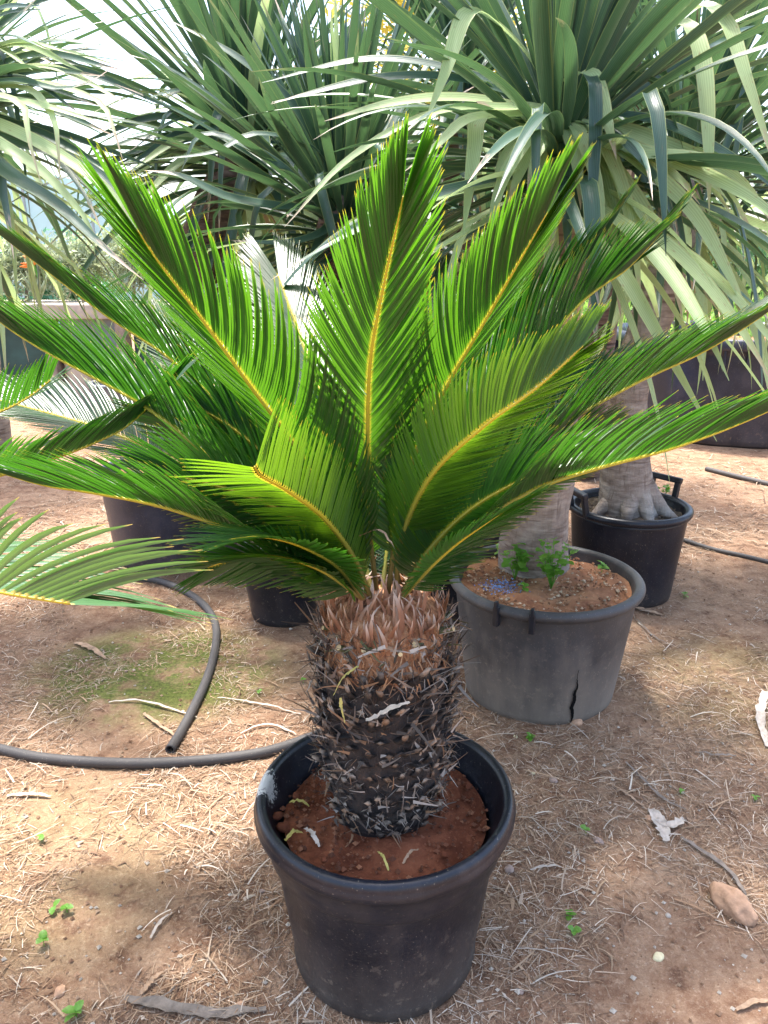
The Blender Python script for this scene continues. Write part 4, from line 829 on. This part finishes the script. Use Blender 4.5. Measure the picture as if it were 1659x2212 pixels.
# rendered bench wall with green panels below, shrubs standing on it
be = empty('nursery_bench', (-3.2, 7.9, 0), 'weathered stone topped nursery bench with green and grey panels below', 'bench'); POTS.append((-3.2, 8.1, 0.3))
box('bench_top', (-4.2, 2.2, -0.35, 0.55, 0.86, 1.0), M['render_wall'], be, 0.012)
for k in range(9):
    box('panel', (-4.15 + k * 0.70, -4.15 + k * 0.70 + 0.56, -0.22, -0.18, 0.06, 0.855), M['green_panel' if k % 3 else 'grey_panel'], be, 0.006)
for k in range(10): box('post', (-4.29 + k * 0.70, -4.29 + k * 0.70 + 0.1, -0.33, -0.15, -0.03, 0.858), M['timber'], be, 0.01)
for k in range(11):
    x = -7.0 + k * 0.56
    shrub('shrub', 'silvery olive green bushy shrub standing in the row on the stone bench', 'shrub', x, 8.1 + 0.1 * math.sin(k * 2.1), 1.0, 0.36, 0.34, 0.72 + 0.09 * math.sin(k * 1.7), 2600, 0.085, 'olive_leaf', 200 + k, 'shrubs in a row on the bench', 0.26, nb=30, th=0.02)
for k, (x, y, h) in enumerate(((-5.6, 10.6, 1.95), (-4.3, 10.9, 1.8), (-6.9, 11.0, 2.0))):
    shrub('shrub', 'tall blue green shrub growing behind the bench row before the greenhouse', 'shrub', x, y, 0, 0.75, 0.6, h, 2600, 0.12, 'teal_leaf', 240 + k, 'blue green shrubs before the greenhouse', 0.4)
# bird of paradise flower
bp = empty('flower', (-3.30, 7.62, 1.0), 'orange bird of paradise flower rising over the bench edge', 'flower')
link('stem', tube_mesh('stem', [Vector((0, 0, 0)), Vector((0.02, 0, 0.2)), Vector((0.0, 0, 0.36))], [0.012, 0.009, 0.007], 6), M['weed_leaf'], bp)
for k, (dx, dz, ln) in enumerate(((-0.13, 0.02, 1), (-0.10, 0.09, 1), (0.02, 0.15, 1), (0.06, 0.11, 1), (-0.16, -0.01, 1))):
    me = tube_mesh('petal', [Vector((0, 0, 0.35)), Vector((dx * 0.6, 0, 0.35 + dz * 0.7)), Vector((dx, 0.01 * k, 0.35 + dz))], [0.006, 0.018, 0.002], 5); link('petal', me, M['orange_flower'], bp)
for k in range(7):
    a = k * 0.9; me = tube_mesh('leaf', [Vector((0, 0, 0)), Vector((0.06 * math.cos(a), 0.06 * math.sin(a), 0.15)), Vector((0.13 * math.cos(a), 0.13 * math.sin(a), 0.30))], [0.004, 0.02, 0.002], 5); link('leaf', me, M['olive_leaf'], bp)
# greenhouse far left
gh = empty('greenhouse', (-9.0, 17.5, 0), 'pale blue green film greenhouse behind the shrubs', 'greenhouse')
def arch(y0, y1, rad, ztop, n=20):
    V = []; Fc = []
    for k in range(n + 1):
        a = math.pi * k / n; x = rad * math.cos(a); z = 1.8 + (ztop - 1.8) * math.sin(a)
        V += [(x, y0, z), (x, y1, z)]
        if k: Fc.append((2 * k - 2, 2 * k - 1, 2 * k + 1, 2 * k))
    b = len(V); V += [(rad, y0, 0), (rad, y1, 0), (-rad, y0, 0), (-rad, y1, 0)]
    Fc += [(0, 1, b + 1, b), (2 * n, 2 * n + 1, b + 3, b + 2)]; return V, Fc
V, Fc = arch(0, 9, 4.5, 3.3); link('film', mesh_np('film', V, Fc), M['greenhouse_film'], gh)
V = [(4.48 * math.cos(math.pi * k / 20), 0.05, 1.8 + 1.48 * math.sin(math.pi * k / 20)) for k in range(21)] + [(-4.48, 0.05, 0), (4.48, 0.05, 0)]
link('end_wall', mesh_np('end_wall', V, [list(range(23))], smooth=False), M['greenhouse_film'], gh)
for k in range(7):
    x = -4.2 + k * 1.4; link('bar', tube_mesh('bar', [Vector((x, -0.03, 0)), Vector((x, -0.03, 1.8 + 1.48 * math.sqrt(max(0, 1 - (x / 4.5) ** 2))))], 0.03, 6), M['frame_metal'], gh)
# dark crates at the left, blue plastic by the tub, black rail pipe
for k, (x, y, lab) in enumerate(((-4.9, 9.2, 'black plastic crate at the left before the bench panels'), (-4.05, 9.0, 'black plastic crate beside the pale stone block'))):
    e = empty('crate', (x, y, 0), lab, 'crate')
    for dims in ((-0.4, 0.4, -0.3, -0.27, 0, 0.45), (-0.4, 0.4, 0.27, 0.3, 0, 0.45), (-0.4, -0.37, -0.27, 0.27, 0, 0.45), (0.37, 0.4, -0.27, 0.27, 0, 0.45)): box('side', dims, M['pot_black'], e, 0.006)
    box('rim', (-0.43, 0.43, -0.33, -0.25, 0.43, 0.47), M['pot_grey'], e, 0.006)
tag(box('stone_block', (-0.25, 0.25, -0.2, 0.2, -0.01, 0.40), M['stone_block'], None, 0.03, (-3.55, 8.35, 0)), 'pale rough stone block standing before the bench', 'stone block')
# greenery behind on the right, a low weedy field, far hedge line and trees
def field_place(x0, x1, y0, y1, h):
    def f(r, n):
        x = r.uniform(x0, x1, n); y = r.uniform(y0, y1, n); cl = np.array([mnoise.noise((a * 1.1, b * 1.1, 5.0)) for a, b in zip(x, y)])
        return np.stack([x, y, r.uniform(0.0, 1, n) ** 1.3 * h * (0.55 + 0.9 * np.clip(cl + 0.35, 0, 1))], 1)
    return f
V, Fc = leaf_cloud(26000, field_place(-0.6, 6.5, 7.0, 11.5, 1.0), 0.13, 301, 0.3, 1.6)
tag(link('weeds', mesh_np('weeds', V, Fc, smooth=False), M['field_leaf']), 'bright green tall weeds growing beyond the pots', 'weeds', kind='stuff')
def bank_place(r, n):
    x = r.uniform(-40, 40, n); y = 24 + r.uniform(0, 3, n); top = np.array([2.0 + 1.0 * mnoise.noise((a * 0.35, 0, 9)) for a in x]); return np.stack([x, y, r.uniform(0, 1, n) * top], 1)
V, Fc = leaf_cloud(26000, bank_place, 0.42, 302, 0.4)
tag(link('far_hedge', mesh_np('far_hedge', V, Fc, smooth=False), M['tree_leaf']), 'far green hedge line closing the yard', 'hedge', kind='stuff')
shrub('tree', 'tree sprinkled with yellow blossom behind the dragon tree crowns', 'tree', 0.75, 11.0, 0, 1.3, 1.0, 5.6, 4200, 0.16, 'yellow_flower', 310, trunk=0.09, th=0.45)
shrub('tree', 'round green leafy tree standing behind the huge tub', 'tree', 3.6, 11.5, 0, 1.7, 1.2, 3.6, 6000, 0.17, 'tree_leaf', 311, trunk=0.09, th=0.2)
shrub('tree', 'light green bushy tree behind the far dragon tree', 'tree', -0.6, 12.0, 0, 1.6, 1.0, 2.3, 6000, 0.15, 'field_leaf', 312, trunk=0.08, th=0.05)
# blue plastic
bm = bmesh.new(); bmesh.ops.create_icosphere(bm, subdivisions=4, radius=0.16)
for v in bm.verts:
    n = mnoise.noise(v.co * 9) * 0.09 + mnoise.noise(v.co * 22) * 0.04; v.co += v.normal * n; v.co.z = max(-0.07, v.co.z * 0.75); v.co.x *= 1.5
me = bpy.data.meshes.new('plastic_bag'); bm.to_mesh(me); bm.free()
tag(link('plastic_bag', me, M['bag_blue'], None, (1.62, 5.75, 0.30)), 'crumpled blue plastic bag heaped among the weeds', 'bag')

# ------------------------------------------------------------------ hoses
def hose(label, pts, r, name='hose', lift=None, extra=()):
    q = [G(u, v, (r * 0.85 if lift is None else lift)) for u, v in pts] + [Vector(e) for e in extra]
    me = tube_mesh(name, q, r, 14, False, len(pts) * 14)
    o = link(name, me, M['hose']); md = o.modifiers.new('wall', 'SOLIDIFY'); md.thickness = r * 0.28; md.offset = -1
    return tag(o, label, 'hose')
hose('thick grey black hose lying across the straw and running behind the shiny pot', [(-60,1612),(60,1640),(150,1652),(280,1660),(400,1655),(500,1645),(580,1630),(650,1608),(720,1580)], 0.0150)
hose('curved grey black hose with an open cut end pointing at the pot', [(368,1628),(392,1588),(420,1535),(446,1478),(463,1420),(468,1370),(458,1335),(432,1305),(390,1278),(340,1260),(280,1252)], 0.0150)
hose('thin black hose lying beside the root flared pot', [(1440,1160),(1480,1173),(1540,1190),(1600,1205),(1680,1224)], 0.011)
hose('grey hose far off on the soil before the huge tub', [(1525,1018),(1570,1030),(1640,1047),(1720,1066)], 0.017)
hose('thin black pipe lying on straw before the small grey pot', [(-60,832),(60,835),(150,832),(260,834)], 0.02)

# ------------------------------------------------------------------ litter on the ground
def in_pot(x, y, pad=0.0): return any((x - a) ** 2 + (y - b) ** 2 < (c + pad) ** 2 for a, b, c in POTS)
def strands(n, seed, x0, x1, y0, y1, lmin, lmax, wmin, wmax, thr, pal, hz=0.004, segs=3):
    r = random.Random(seed); V = []; Fc = []; C = []; made = 0
    while made < n:
        y = y0 + (y1 - y0) * r.random() ** 1.5; x = r.uniform(x0, x1) * (0.30 + 0.70 * y / y1 if y1 > 3 else 1)
        if mnoise.noise((x * 2.6, y * 2.6, 20.5)) + 0.5 * mnoise.noise((x * 7, y * 7, 4.5)) < thr + r.gauss(0, 0.17) or in_pot(x, y, 0.004): made += 0.15; continue
        made += 1
        a = r.uniform(0, math.pi * 2); ln = r.uniform(lmin, lmax) * (r.random() ** 0.5); wd = r.uniform(wmin, wmax) * 0.5; cur = r.gauss(0, 0.32)
        z = hgt(x, y) + r.uniform(0.0015, hz); zt = r.gauss(0, 0.12); c = np.array(r.choice(pal)) * r.uniform(0.75, 1.25); b = len(V); px, py = x, y; arch = r.uniform(0, 0.12) * ln
        for k in range(segs + 1):
            t = k / segs
            if k: px += ln / segs * math.cos(a); py += ln / segs * math.sin(a); a += cur / segs
            zz = max(hgt(px, py) + 0.001, z + zt * ln * t * 0.5 + arch * math.sin(math.pi * t)); w_ = wd * (1 - 0.7 * t * t); sx, sy = -math.sin(a) * w_, math.cos(a) * w_
            V += [(px - sx, py - sy, zz), (px + sx, py + sy, zz + w_ * 0.3)]; C += [c, c]
            if k: Fc.append((b + 2 * k - 2, b + 2 * k - 1, b + 2 * k + 1, b + 2 * k))
    return mesh_np('straw', V, Fc, cols=np.array(C))
PAL = ((0.26, 0.16, 0.095), (0.16, 0.095, 0.06), (0.40, 0.28, 0.18), (0.47, 0.36, 0.26), (0.32, 0.20, 0.12), (0.60, 0.50, 0.39), (0.20, 0.12, 0.075), (0.44, 0.30, 0.19))
o = link('straw', strands(105000, 1, -2.6, 3.2, 0.5, 5.2, 0.012, 0.070, 0.0010, 0.0024, -0.06, PAL), M['litter']); tag(o, 'fine dry straw and fibres strewn over the soil', 'straw', kind='stuff')
o = link('straw', strands(2600, 2, -2.4, 3.0, 0.5, 4.8, 0.05, 0.14, 0.0015, 0.0045, -0.02, PAL[2:5] + ((0.62, 0.54, 0.44),), 0.012, 5), M['litter']); tag(o, 'longer bleached stalks and leaf shreds lying on the straw', 'straw', kind='stuff')
o = link('straw', strands(9000, 3, -7.5, 7.5, 3.6, 9.5, 0.04, 0.20, 0.003, 0.009, -0.25, PAL[:4], 0.01, 2), M['litter']); tag(o, 'pale straw on the sunlit soil in the distance', 'straw', kind='stuff')
o = link('straw', strands(900, 4, -2.4, 3.0, 0.5, 4.8, 0.012, 0.045, 0.004, 0.010, -0.1, PAL, 0.006, 3), M['litter']); tag(o, 'small flakes of dry leaf and bark on the soil', 'straw', kind='stuff')
# crumbs of soil
def crumbs(n, seed, place, smin, smax, pal):
    r = random.Random(seed); V = []; Fc = []; C = []
    base = [(1, 0, 0), (-1, 0, 0), (0, 1, 0), (0, -1, 0), (0, 0, 1), (0, 0, -1)]; tri = [(0, 2, 4), (2, 1, 4), (1, 3, 4), (3, 0, 4), (2, 0, 5), (1, 2, 5), (3, 1, 5), (0, 3, 5)]
    for k in range(n):
        x, y, z = place(r); s = smin + (smax - smin) * r.random() ** 3; b = len(V); c = np.array(r.choice(pal)) * r.uniform(0.7, 1.25)
        V += [(x + p[0] * s * r.uniform(0.6, 1.2), y + p[1] * s * r.uniform(0.6, 1.2), z + s * 0.35 + p[2] * s * r.uniform(0.5, 0.9)) for p in base]; C += [c] * 6; Fc += [tuple(q + b for q in t) for t in tri]
    return mesh_np('crumbs', V, Fc, cols=np.array(C), smooth=False)
def gplace(r):
    while True:
        y = 0.5 + 3.9 * r.random() ** 1.6; x = r.uniform(-1.0, 1.15) * (0.35 + 0.55 * y)
        if not in_pot(x, y, 0.01): return x, y, hgt(x, y)
tag(link('soil_crumbs', crumbs(15000, 5, gplace, 0.0010, 0.0075, ((0.30, 0.18, 0.11), (0.22, 0.12, 0.07), (0.38, 0.26, 0.17), (0.5, 0.44, 0.36))), M['litter']), 'crumbs of reddish soil and grit over the ground', 'soil crumbs', kind='stuff')
# inside the pots
def pplace(rt, z):
    def f(r):
        a = r.uniform(0, 6.283); q = rt * math.sqrt(r.random()); return q * math.cos(a), q * math.sin(a), z + 0.008
    return f
for pt, rt, z, pal, n in ((p1, 0.205, PH - 0.065, ((0.17, 0.06, 0.03), (0.26, 0.11, 0.055), (0.10, 0.034, 0.018)), 1100), (p2, 0.26, 0.385, ((0.3, 0.15, 0.08), (0.4, 0.24, 0.14), (0.2, 0.09, 0.05), (0.5, 0.38, 0.26)), 2200), (p3, 0.2, 0.37, ((0.16, 0.12, 0.09), (0.3, 0.26, 0.22), (0.08, 0.06, 0.05)), 500)):
    o = link('soil_crumbs', crumbs(n, 9, pplace(rt, z), 0.0015, 0.0085, pal), M['litter'], pt); o['kind'] = 'stuff'
o = link('fertiliser_pellets', crumbs(260, 12, lambda r: (-0.15 + r.gauss(0, 0.036), -0.06 + r.gauss(0, 0.03), 0.401), 0.002, 0.0045, ((0.14, 0.26, 0.52), (0.22, 0.34, 0.58), (0.10, 0.18, 0.40))), M['litter'], p2); o['kind'] = 'stuff'; o['label'] = 'scatter of blue fertiliser pellets'

# particular dry leaves, bark bits and twigs
def flat_leaf(name, pts, hw, mat, label, cat, world=None, lift=0.006, curl=0.35, seed=0, parent=None, group=None):
    q, L = spline([G(u, v, lift) for u, v in pts] if world is None else [Vector(p) for p in world], 16); r = np.random.default_rng(seed)
    t = nz(np.gradient(q, axis=0)); sd_ = nz(np.cross(t, np.array([0, 0, 1.0]))); V = []; Fc = []
    for i in range(16):
        x = i / 15; wk = hw * (0.35 + 0.65 * math.sin(math.pi * min(1, x * 0.8 + 0.15))) * (1 + r.normal(0, 0.16)); dz = r.normal(0, 0.0014) + 0.004 * math.sin(math.pi * x); q[i] = q[i] + sd_[i] * r.normal(0, min(0.0016, hw * 0.12))
        for a in (-1, 0, 1): V.append(q[i] + sd_[i] * a * wk + np.array([0, 0, dz + abs(a) * wk * curl]))
        if i:
            for j in range(2): a0 = (i - 1) * 3 + j; Fc.append((a0, a0 + 1, a0 + 4, a0 + 3))
    c0 = q.mean(0) if parent is None else np.zeros(3)
    o = link(name, mesh_np(name, np.array(V) - c0, Fc), M[mat], parent); o.location = c0
    return tag(o, label, cat, group) if parent is None else o
DL = [
 ([(1470,1812),(1530,1850),(1580,1890),(1612,1935)], .010, 'dry_leaf_grey', 'long grey curled dry leaf leading to the big tan stone'),
 ([(1350,1655),(1395,1700),(1430,1730),(1480,1752)], .007, 'dry_leaf_grey', 'thin grey leaf strip lying above the crumpled white leaf'),
 ([(1405,1752),(1425,1785),(1440,1822)], .020, 'dry_leaf_pale', 'crumpled whitish dry leaf scrap on bare soil'),
 ([(1480,1772),(1440,1790),(1405,1760)], .012, 'dry_leaf_pale', 'second pale scrap folded against the crumpled white leaf'),
 ([(162,1390),(195,1405),(228,1424)], .013, 'dry_leaf_tan', 'flat tan piece of bark on the mossy soil'),
 ([(235,1522),(300,1520),(370,1535),(425,1553)], .008, 'dry_leaf_pale', 'long bleached leaf strip reaching the hose'),
 ([(310,1545),(350,1575),(392,1600)], .010, 'dry_leaf_tan', 'tan leaf strip beside the open end of the hose'),
 ([(15,1722),(60,1720),(110,1724)], .010, 'dry_leaf_pale', 'bleached pointed leaf below the hose on sunlit straw'),
 ([(270,2158),(380,2180),(480,2190),(575,2180)], .013, 'dry_leaf_grey', 'broad grey dry leaf lying in shade by the pot base'),
 ([(305,2150),(330,2120),(352,2100)], .009, 'dry_leaf_tan', 'dark brown woody leaf scrap by the grey dry leaf'),
 ([(300,2180),(360,2150),(420,2090)], .003, 'dry_leaf_grey', 'thin grey twig crossing the grey dry leaf'),
 ([(1145,1890),(1180,1882),(1212,1880)], .006, 'dry_leaf_pale', 'short pale leaf shred on soil right of the shiny pot'),
 ([(1318,1700),(1360,1730),(1395,1752)], .006, 'dry_leaf_tan', 'brown stalk lying between pot and crumpled leaf'),
 ([(1652,1500),(1640,1560),(1655,1620)], .014, 'dry_leaf_pale', 'pale curled leaf at the edge of the yard soil'),
 ([(1500,1632),(1540,1640),(1590,1638)], .008, 'dry_leaf_grey', 'dark decayed leaf fragment on the open soil'),
 ([(1360,1312),(1395,1322),(1430,1330)], .013, 'dry_leaf_tan', 'brown curled leaf at the foot of the root flared pot'),
 ([(1375,1340),(1410,1375),(1450,1400)], .006, 'dry_leaf_grey', 'thin dark leaf strip below the root flared pot'),
 ([(650,1545),(560,1525),(470,1510)], .006, 'dry_leaf_pale', 'bleached stalk in sun beside the cycad stem'),
 ([(640,1590),(580,1570),(520,1585)], .006, 'dry_leaf_pale', 'bleached leaf shred just above the shiny pot rim'),
 ([(1590,2185),(1630,2170),(1680,2165)], .008, 'dry_leaf_tan', 'tan dry stalk in the near corner of the yard'),
 ([(325,2030),(345,2000),(372,1975)], .006, 'dry_leaf_pale', 'white dry leaf sliver on sunlit soil'),
]
for k, (pts, hw, mt, lab) in enumerate(DL): flat_leaf('dry_leaf', pts, hw * (0.62 if hw < 0.012 else 0.9), mt, lab, 'dry leaf', seed=k)
# scraps on the stem and the soil of the cycad pot
def scrap(pts, hw, mt, lab, k): flat_leaf('dry_leaf', None, hw, mt, lab, 'dry leaf', world=[P(*p) for p in pts], seed=60 + k, curl=0.15)
scrap([(720,1500,1.235),(745,1465,1.225),(775,1440,1.22)], .005, 'dry_leaf_yellow', 'yellow dry leaflet stuck across the top of the shaggy stem', 1)
scrap([(735,1505,1.23),(738,1535,1.235),(745,1562,1.24)], .003, 'dry_leaf_yellow', 'yellow shred hanging below the yellow leaflet', 2)
scrap([(790,1560,1.235),(835,1540,1.23),(885,1515,1.235)], .006, 'dry_leaf_pale', 'pale dry leaf strip caught on the middle of the stem', 3)
scrap([(775,1160,1.29),(815,1150,1.25),(845,1175,1.24),(862,1210,1.25)], .0035, 'dry_leaf_tan', 'orange brown dead leaflet arched between the front fronds', 4)
def on_soil(u, v, z):
    dx = (u - 829.5) / F; dy = (1106 - v) / F; D = Vector((dx, CP + dy * SP, -SP + dy * CP)); t = (CAM_H - z) / -D.z; return (D.x * t, D.y * t, z)
sz = SOILZ + 0.012
for k, (a, b, hw, mt, lab) in enumerate((((615, 1815), (655, 1800), .005, 'dry_leaf_yellow', 'green yellow leaflet lying on red soil against the rim'), ((625, 1735), (668, 1742), .004, 'dry_leaf_yellow', 'yellow leaflet on the red soil beside the stem'),
        ((660, 1790), (690, 1830), .005, 'dry_leaf_pale', 'pale dry shred on the red potting soil'), ((870, 1865), (905, 1835), .003, 'dry_leaf_tan', 'tan twig standing in the red soil before the stem'), ((840, 1880), (815, 1840), .0025, 'dry_leaf_yellow', 'thin yellow stalk on red soil before the stem'))):
    pa, pb = on_soil(*a, sz), on_soil(*b, sz); mid = tuple((x + y) / 2 + (0.006 if i == 2 else 0) for i, (x, y) in enumerate(zip(pa, pb)))
    flat_leaf('dry_leaf', None, hw, mt, lab, 'dry leaf', world=[pa, mid, pb], seed=80 + k)

# stones
def stone(u, v, rx, ry, rz, mat, label, seed, group=None, sub=3, name='stone'):
    bm = bmesh.new(); bmesh.ops.create_icosphere(bm, subdivisions=sub, radius=1)
    for q in bm.verts:
        n = 1 + 0.22 * mnoise.noise(q.co * 1.3 + Vector((seed, 0, 0))) + 0.10 * mnoise.noise(q.co * 3.7 + Vector((0, seed, 0))) + 0.04 * mnoise.noise(q.co * 9)
        p_ = q.co * n; p_.z = max(-0.55, p_.z); q.co = (p_.x * rx, p_.y * ry, p_.z * rz)
    me = bpy.data.meshes.new(name); bm.to_mesh(me); bm.free()
    for pl in me.polygons: pl.use_smooth = True
    g = G(u, v); o = link(name, me, M[mat], None, (g.x, g.y, g.z + rz * 0.4)); o.rotation_euler.z = seed * 1.3
    return tag(o, label, 'stone', group)
stone(1582, 1962, .034, .055, .034, 'stone_tan', 'big rough tan stone lying on the soil', 0.35, sub=4)
stone(1292, 1823, .013, .010, .009, 'stone_grey', 'smooth greyish pebble beside a seedling', 2)
stone(1422, 2068, .013, .010, .006, 'stone_pale', 'flat pale yellow stone chip on bare soil', 3)
stone(1402, 1772, .012, .009, .008, 'stone_tan', 'orange tan pebble touching the crumpled white leaf', 4)
stone(1245, 1565, .022, .012, .012, 'stone_tan', 'pinkish pebble at the foot of the split pot', 5)
stone(130, 2142, .014, .010, .008, 'stone_tan', 'orange stone chip in the shaded straw', 6)
stone(520, 2170, .010, .008, .007, 'stone_tan', 'small orange pebble by the base of the shiny pot', 7)
stone(1100, 1885, .012, .011, .010, 'stone_grey', 'round brown pebble against the shiny pot', 8)
stone(1195, 1690, .014, .010, .008, 'stone_grey', 'dull brown pebble on the soil right of the rim', 9)
sr = random.Random(3)
for k in range(42):
    u = sr.uniform(20, 1640); v = sr.uniform(1420, 2200); g = G(u, v)
    if in_pot(g.x, g.y, 0.03): continue
    s_ = sr.uniform(0.003, 0.0065)
    stone(u, v, s_ * sr.uniform(.8, 1.4), s_, s_ * 0.7, sr.choice(('stone_pale', 'stone_grey', 'stone_tan', 'dry_leaf_pale')), 'tiny pebble scattered on the yard soil', 10 + k, 'tiny pebbles on the soil', 2, 'pebble')
# clods in the pot
for k, (u, v, s_) in enumerate(((612, 1790, .013), (600, 1765, .011), (640, 1722, .009), (700, 1860, .007), (1010, 1700, .009), (960, 1850, .008))):
    p_ = on_soil(u, v, sz - 0.003); o = stone(u, v, s_, s_ * .85, s_ * .8, 'red_soil', 'reddish clod of earth on the potting soil', 60 + k, 'clods in the shiny pot', 3, 'clod'); o.location = (p_[0], p_[1], sz); o['category'] = 'clod'

# seedlings
def weed_leaf_mesh(ln, wd, seed):
    V = []; Fc = []; n = 6
    for i in range(n):
        t = i / (n - 1); wk = wd * math.sin(math.pi * (0.12 + 0.84 * t)) ** 0.8 * (1 + 0.12 * math.sin(i * 3 + seed))
        for a in (-1, 0, 1): V.append((ln * t, a * wk, ln * (0.25 * t - 0.3 * t * t) + abs(a) * wk * 0.25))
        if i:
            for j in range(2): a0 = (i - 1) * 3 + j; Fc.append((a0, a0 + 1, a0 + 4, a0 + 3))
    me = mesh_np('leaf', V, Fc); me.materials.append(M['weed_leaf']); return me
WL = [weed_leaf_mesh(1.0, 0.36 + 0.05 * k, k) for k in range(4)]
def seedling(loc, h, nl, ls, seed, label, cat='seedling', group=None, parent_z=None):
    r = random.Random(seed); e = empty('seedling' if cat == 'seedling' else 'weed', loc, label, cat, group); st = max(1, nl // 7)
    for s in range(st):
        tp = Vector((r.gauss(0, h * 0.25) if st > 1 else 0, r.gauss(0, h * 0.25) if st > 1 else 0, h * r.uniform(0.75, 1.1)))
        link('stem', tube_mesh('stem', [Vector((0, 0, -0.003)), tp * 0.5 + Vector((0, 0, 0.1 * h)), tp], [ls * 0.07, ls * 0.06, ls * 0.04], 5, True, 8), M['weed_leaf'], e)
        for k in range(nl // st):
            t = 1 - 0.75 * (k / max(1, nl // st)) * (1 if nl > 4 else 0); o = link('leaf', r.choice(WL), None, e)
            o.location = tp * t; z = ls * r.uniform(0.7, 1.2); o.scale = (z, z, z); o.rotation_euler = (r.gauss(0, 0.2), r.uniform(-0.55, 0.25), k * 2.4 + r.gauss(0, 0.3) + seed)
    return e
def gl(u, v): return tuple(G(u, v, 0.001))
GS = 'seedlings sprouting from the yard soil'
for k, (u, v, h, n, s, lab) in enumerate(((1265, 1806, .014, 3, .014, 'small green seedling beside the smooth greyish pebble'), (1230, 1990, .02, 5, .014, 'green seedling pair on bare soil right of the shiny pot'), (1238, 2028, .016, 4, .016, 'green seedling just below a seedling pair'),
        (1145, 1602, .02, 8, .016, 'bushy seedling below the split dusty pot'), (145, 1970, .016, 4, .015, 'bright two leaved seedling in sunlit soil'), (118, 1968, .012, 2, .017, 'round leaved sprout beside the two leaved seedling'),
        (95, 2040, .018, 4, .015, 'seedling standing in shaded straw'), (165, 2195, .02, 5, .022, 'large leaved seedling at the near edge of straw'), (1470, 1718, .012, 3, .012, 'tiny sprout above the crumpled white leaf'),
        (90, 1815, .014, 3, .013, 'sprout among bleached stalks below the hose'), (655, 1475, .012, 3, .012, 'sprout between hose and stem'), (560, 1500, .012, 3, .012, 'sprout on sunlit straw right of the hose'), (1478, 1288, .02, 6, .018, 'low green weed on the soil by the thin hose'), (1630, 1730, .014, 3, .014, 'sprout at the far side of open soil'))):
    seedling(gl(u, v), h, n, s, k, lab, group=GS)
zz = 0.392 + hgt(0.527, 2.326)
for k, (u, v, h, n, s, lab) in enumerate(((1190, 1270, .15, 63, .030, 'leafy green weed growing in front of the trunk in the split pot'), (1112, 1250, .11, 49, .029, 'spreading green weed left of the trunk in the split pot'), (1085, 1205, .06, 12, .034, 'low weed behind the trunk in the split pot'), (1130, 1280, .03, 6, .02, 'tiny weed near the blue pellets'), (1300, 1235, .03, 7, .022, 'tiny weed right of the trunk in the split pot'))):
    seedling(on_soil(u, v, zz), h, n, s, 30 + k, lab, 'weed')
pz = 0.375
for k, (u, v) in enumerate(((1415, 1075), (1438, 1070))): seedling(on_soil(u, v, pz), .05, 10, .02, 50 + k, 'sparse weed beside the flared roots in the black pot', 'weed', 'weeds by the flared roots')
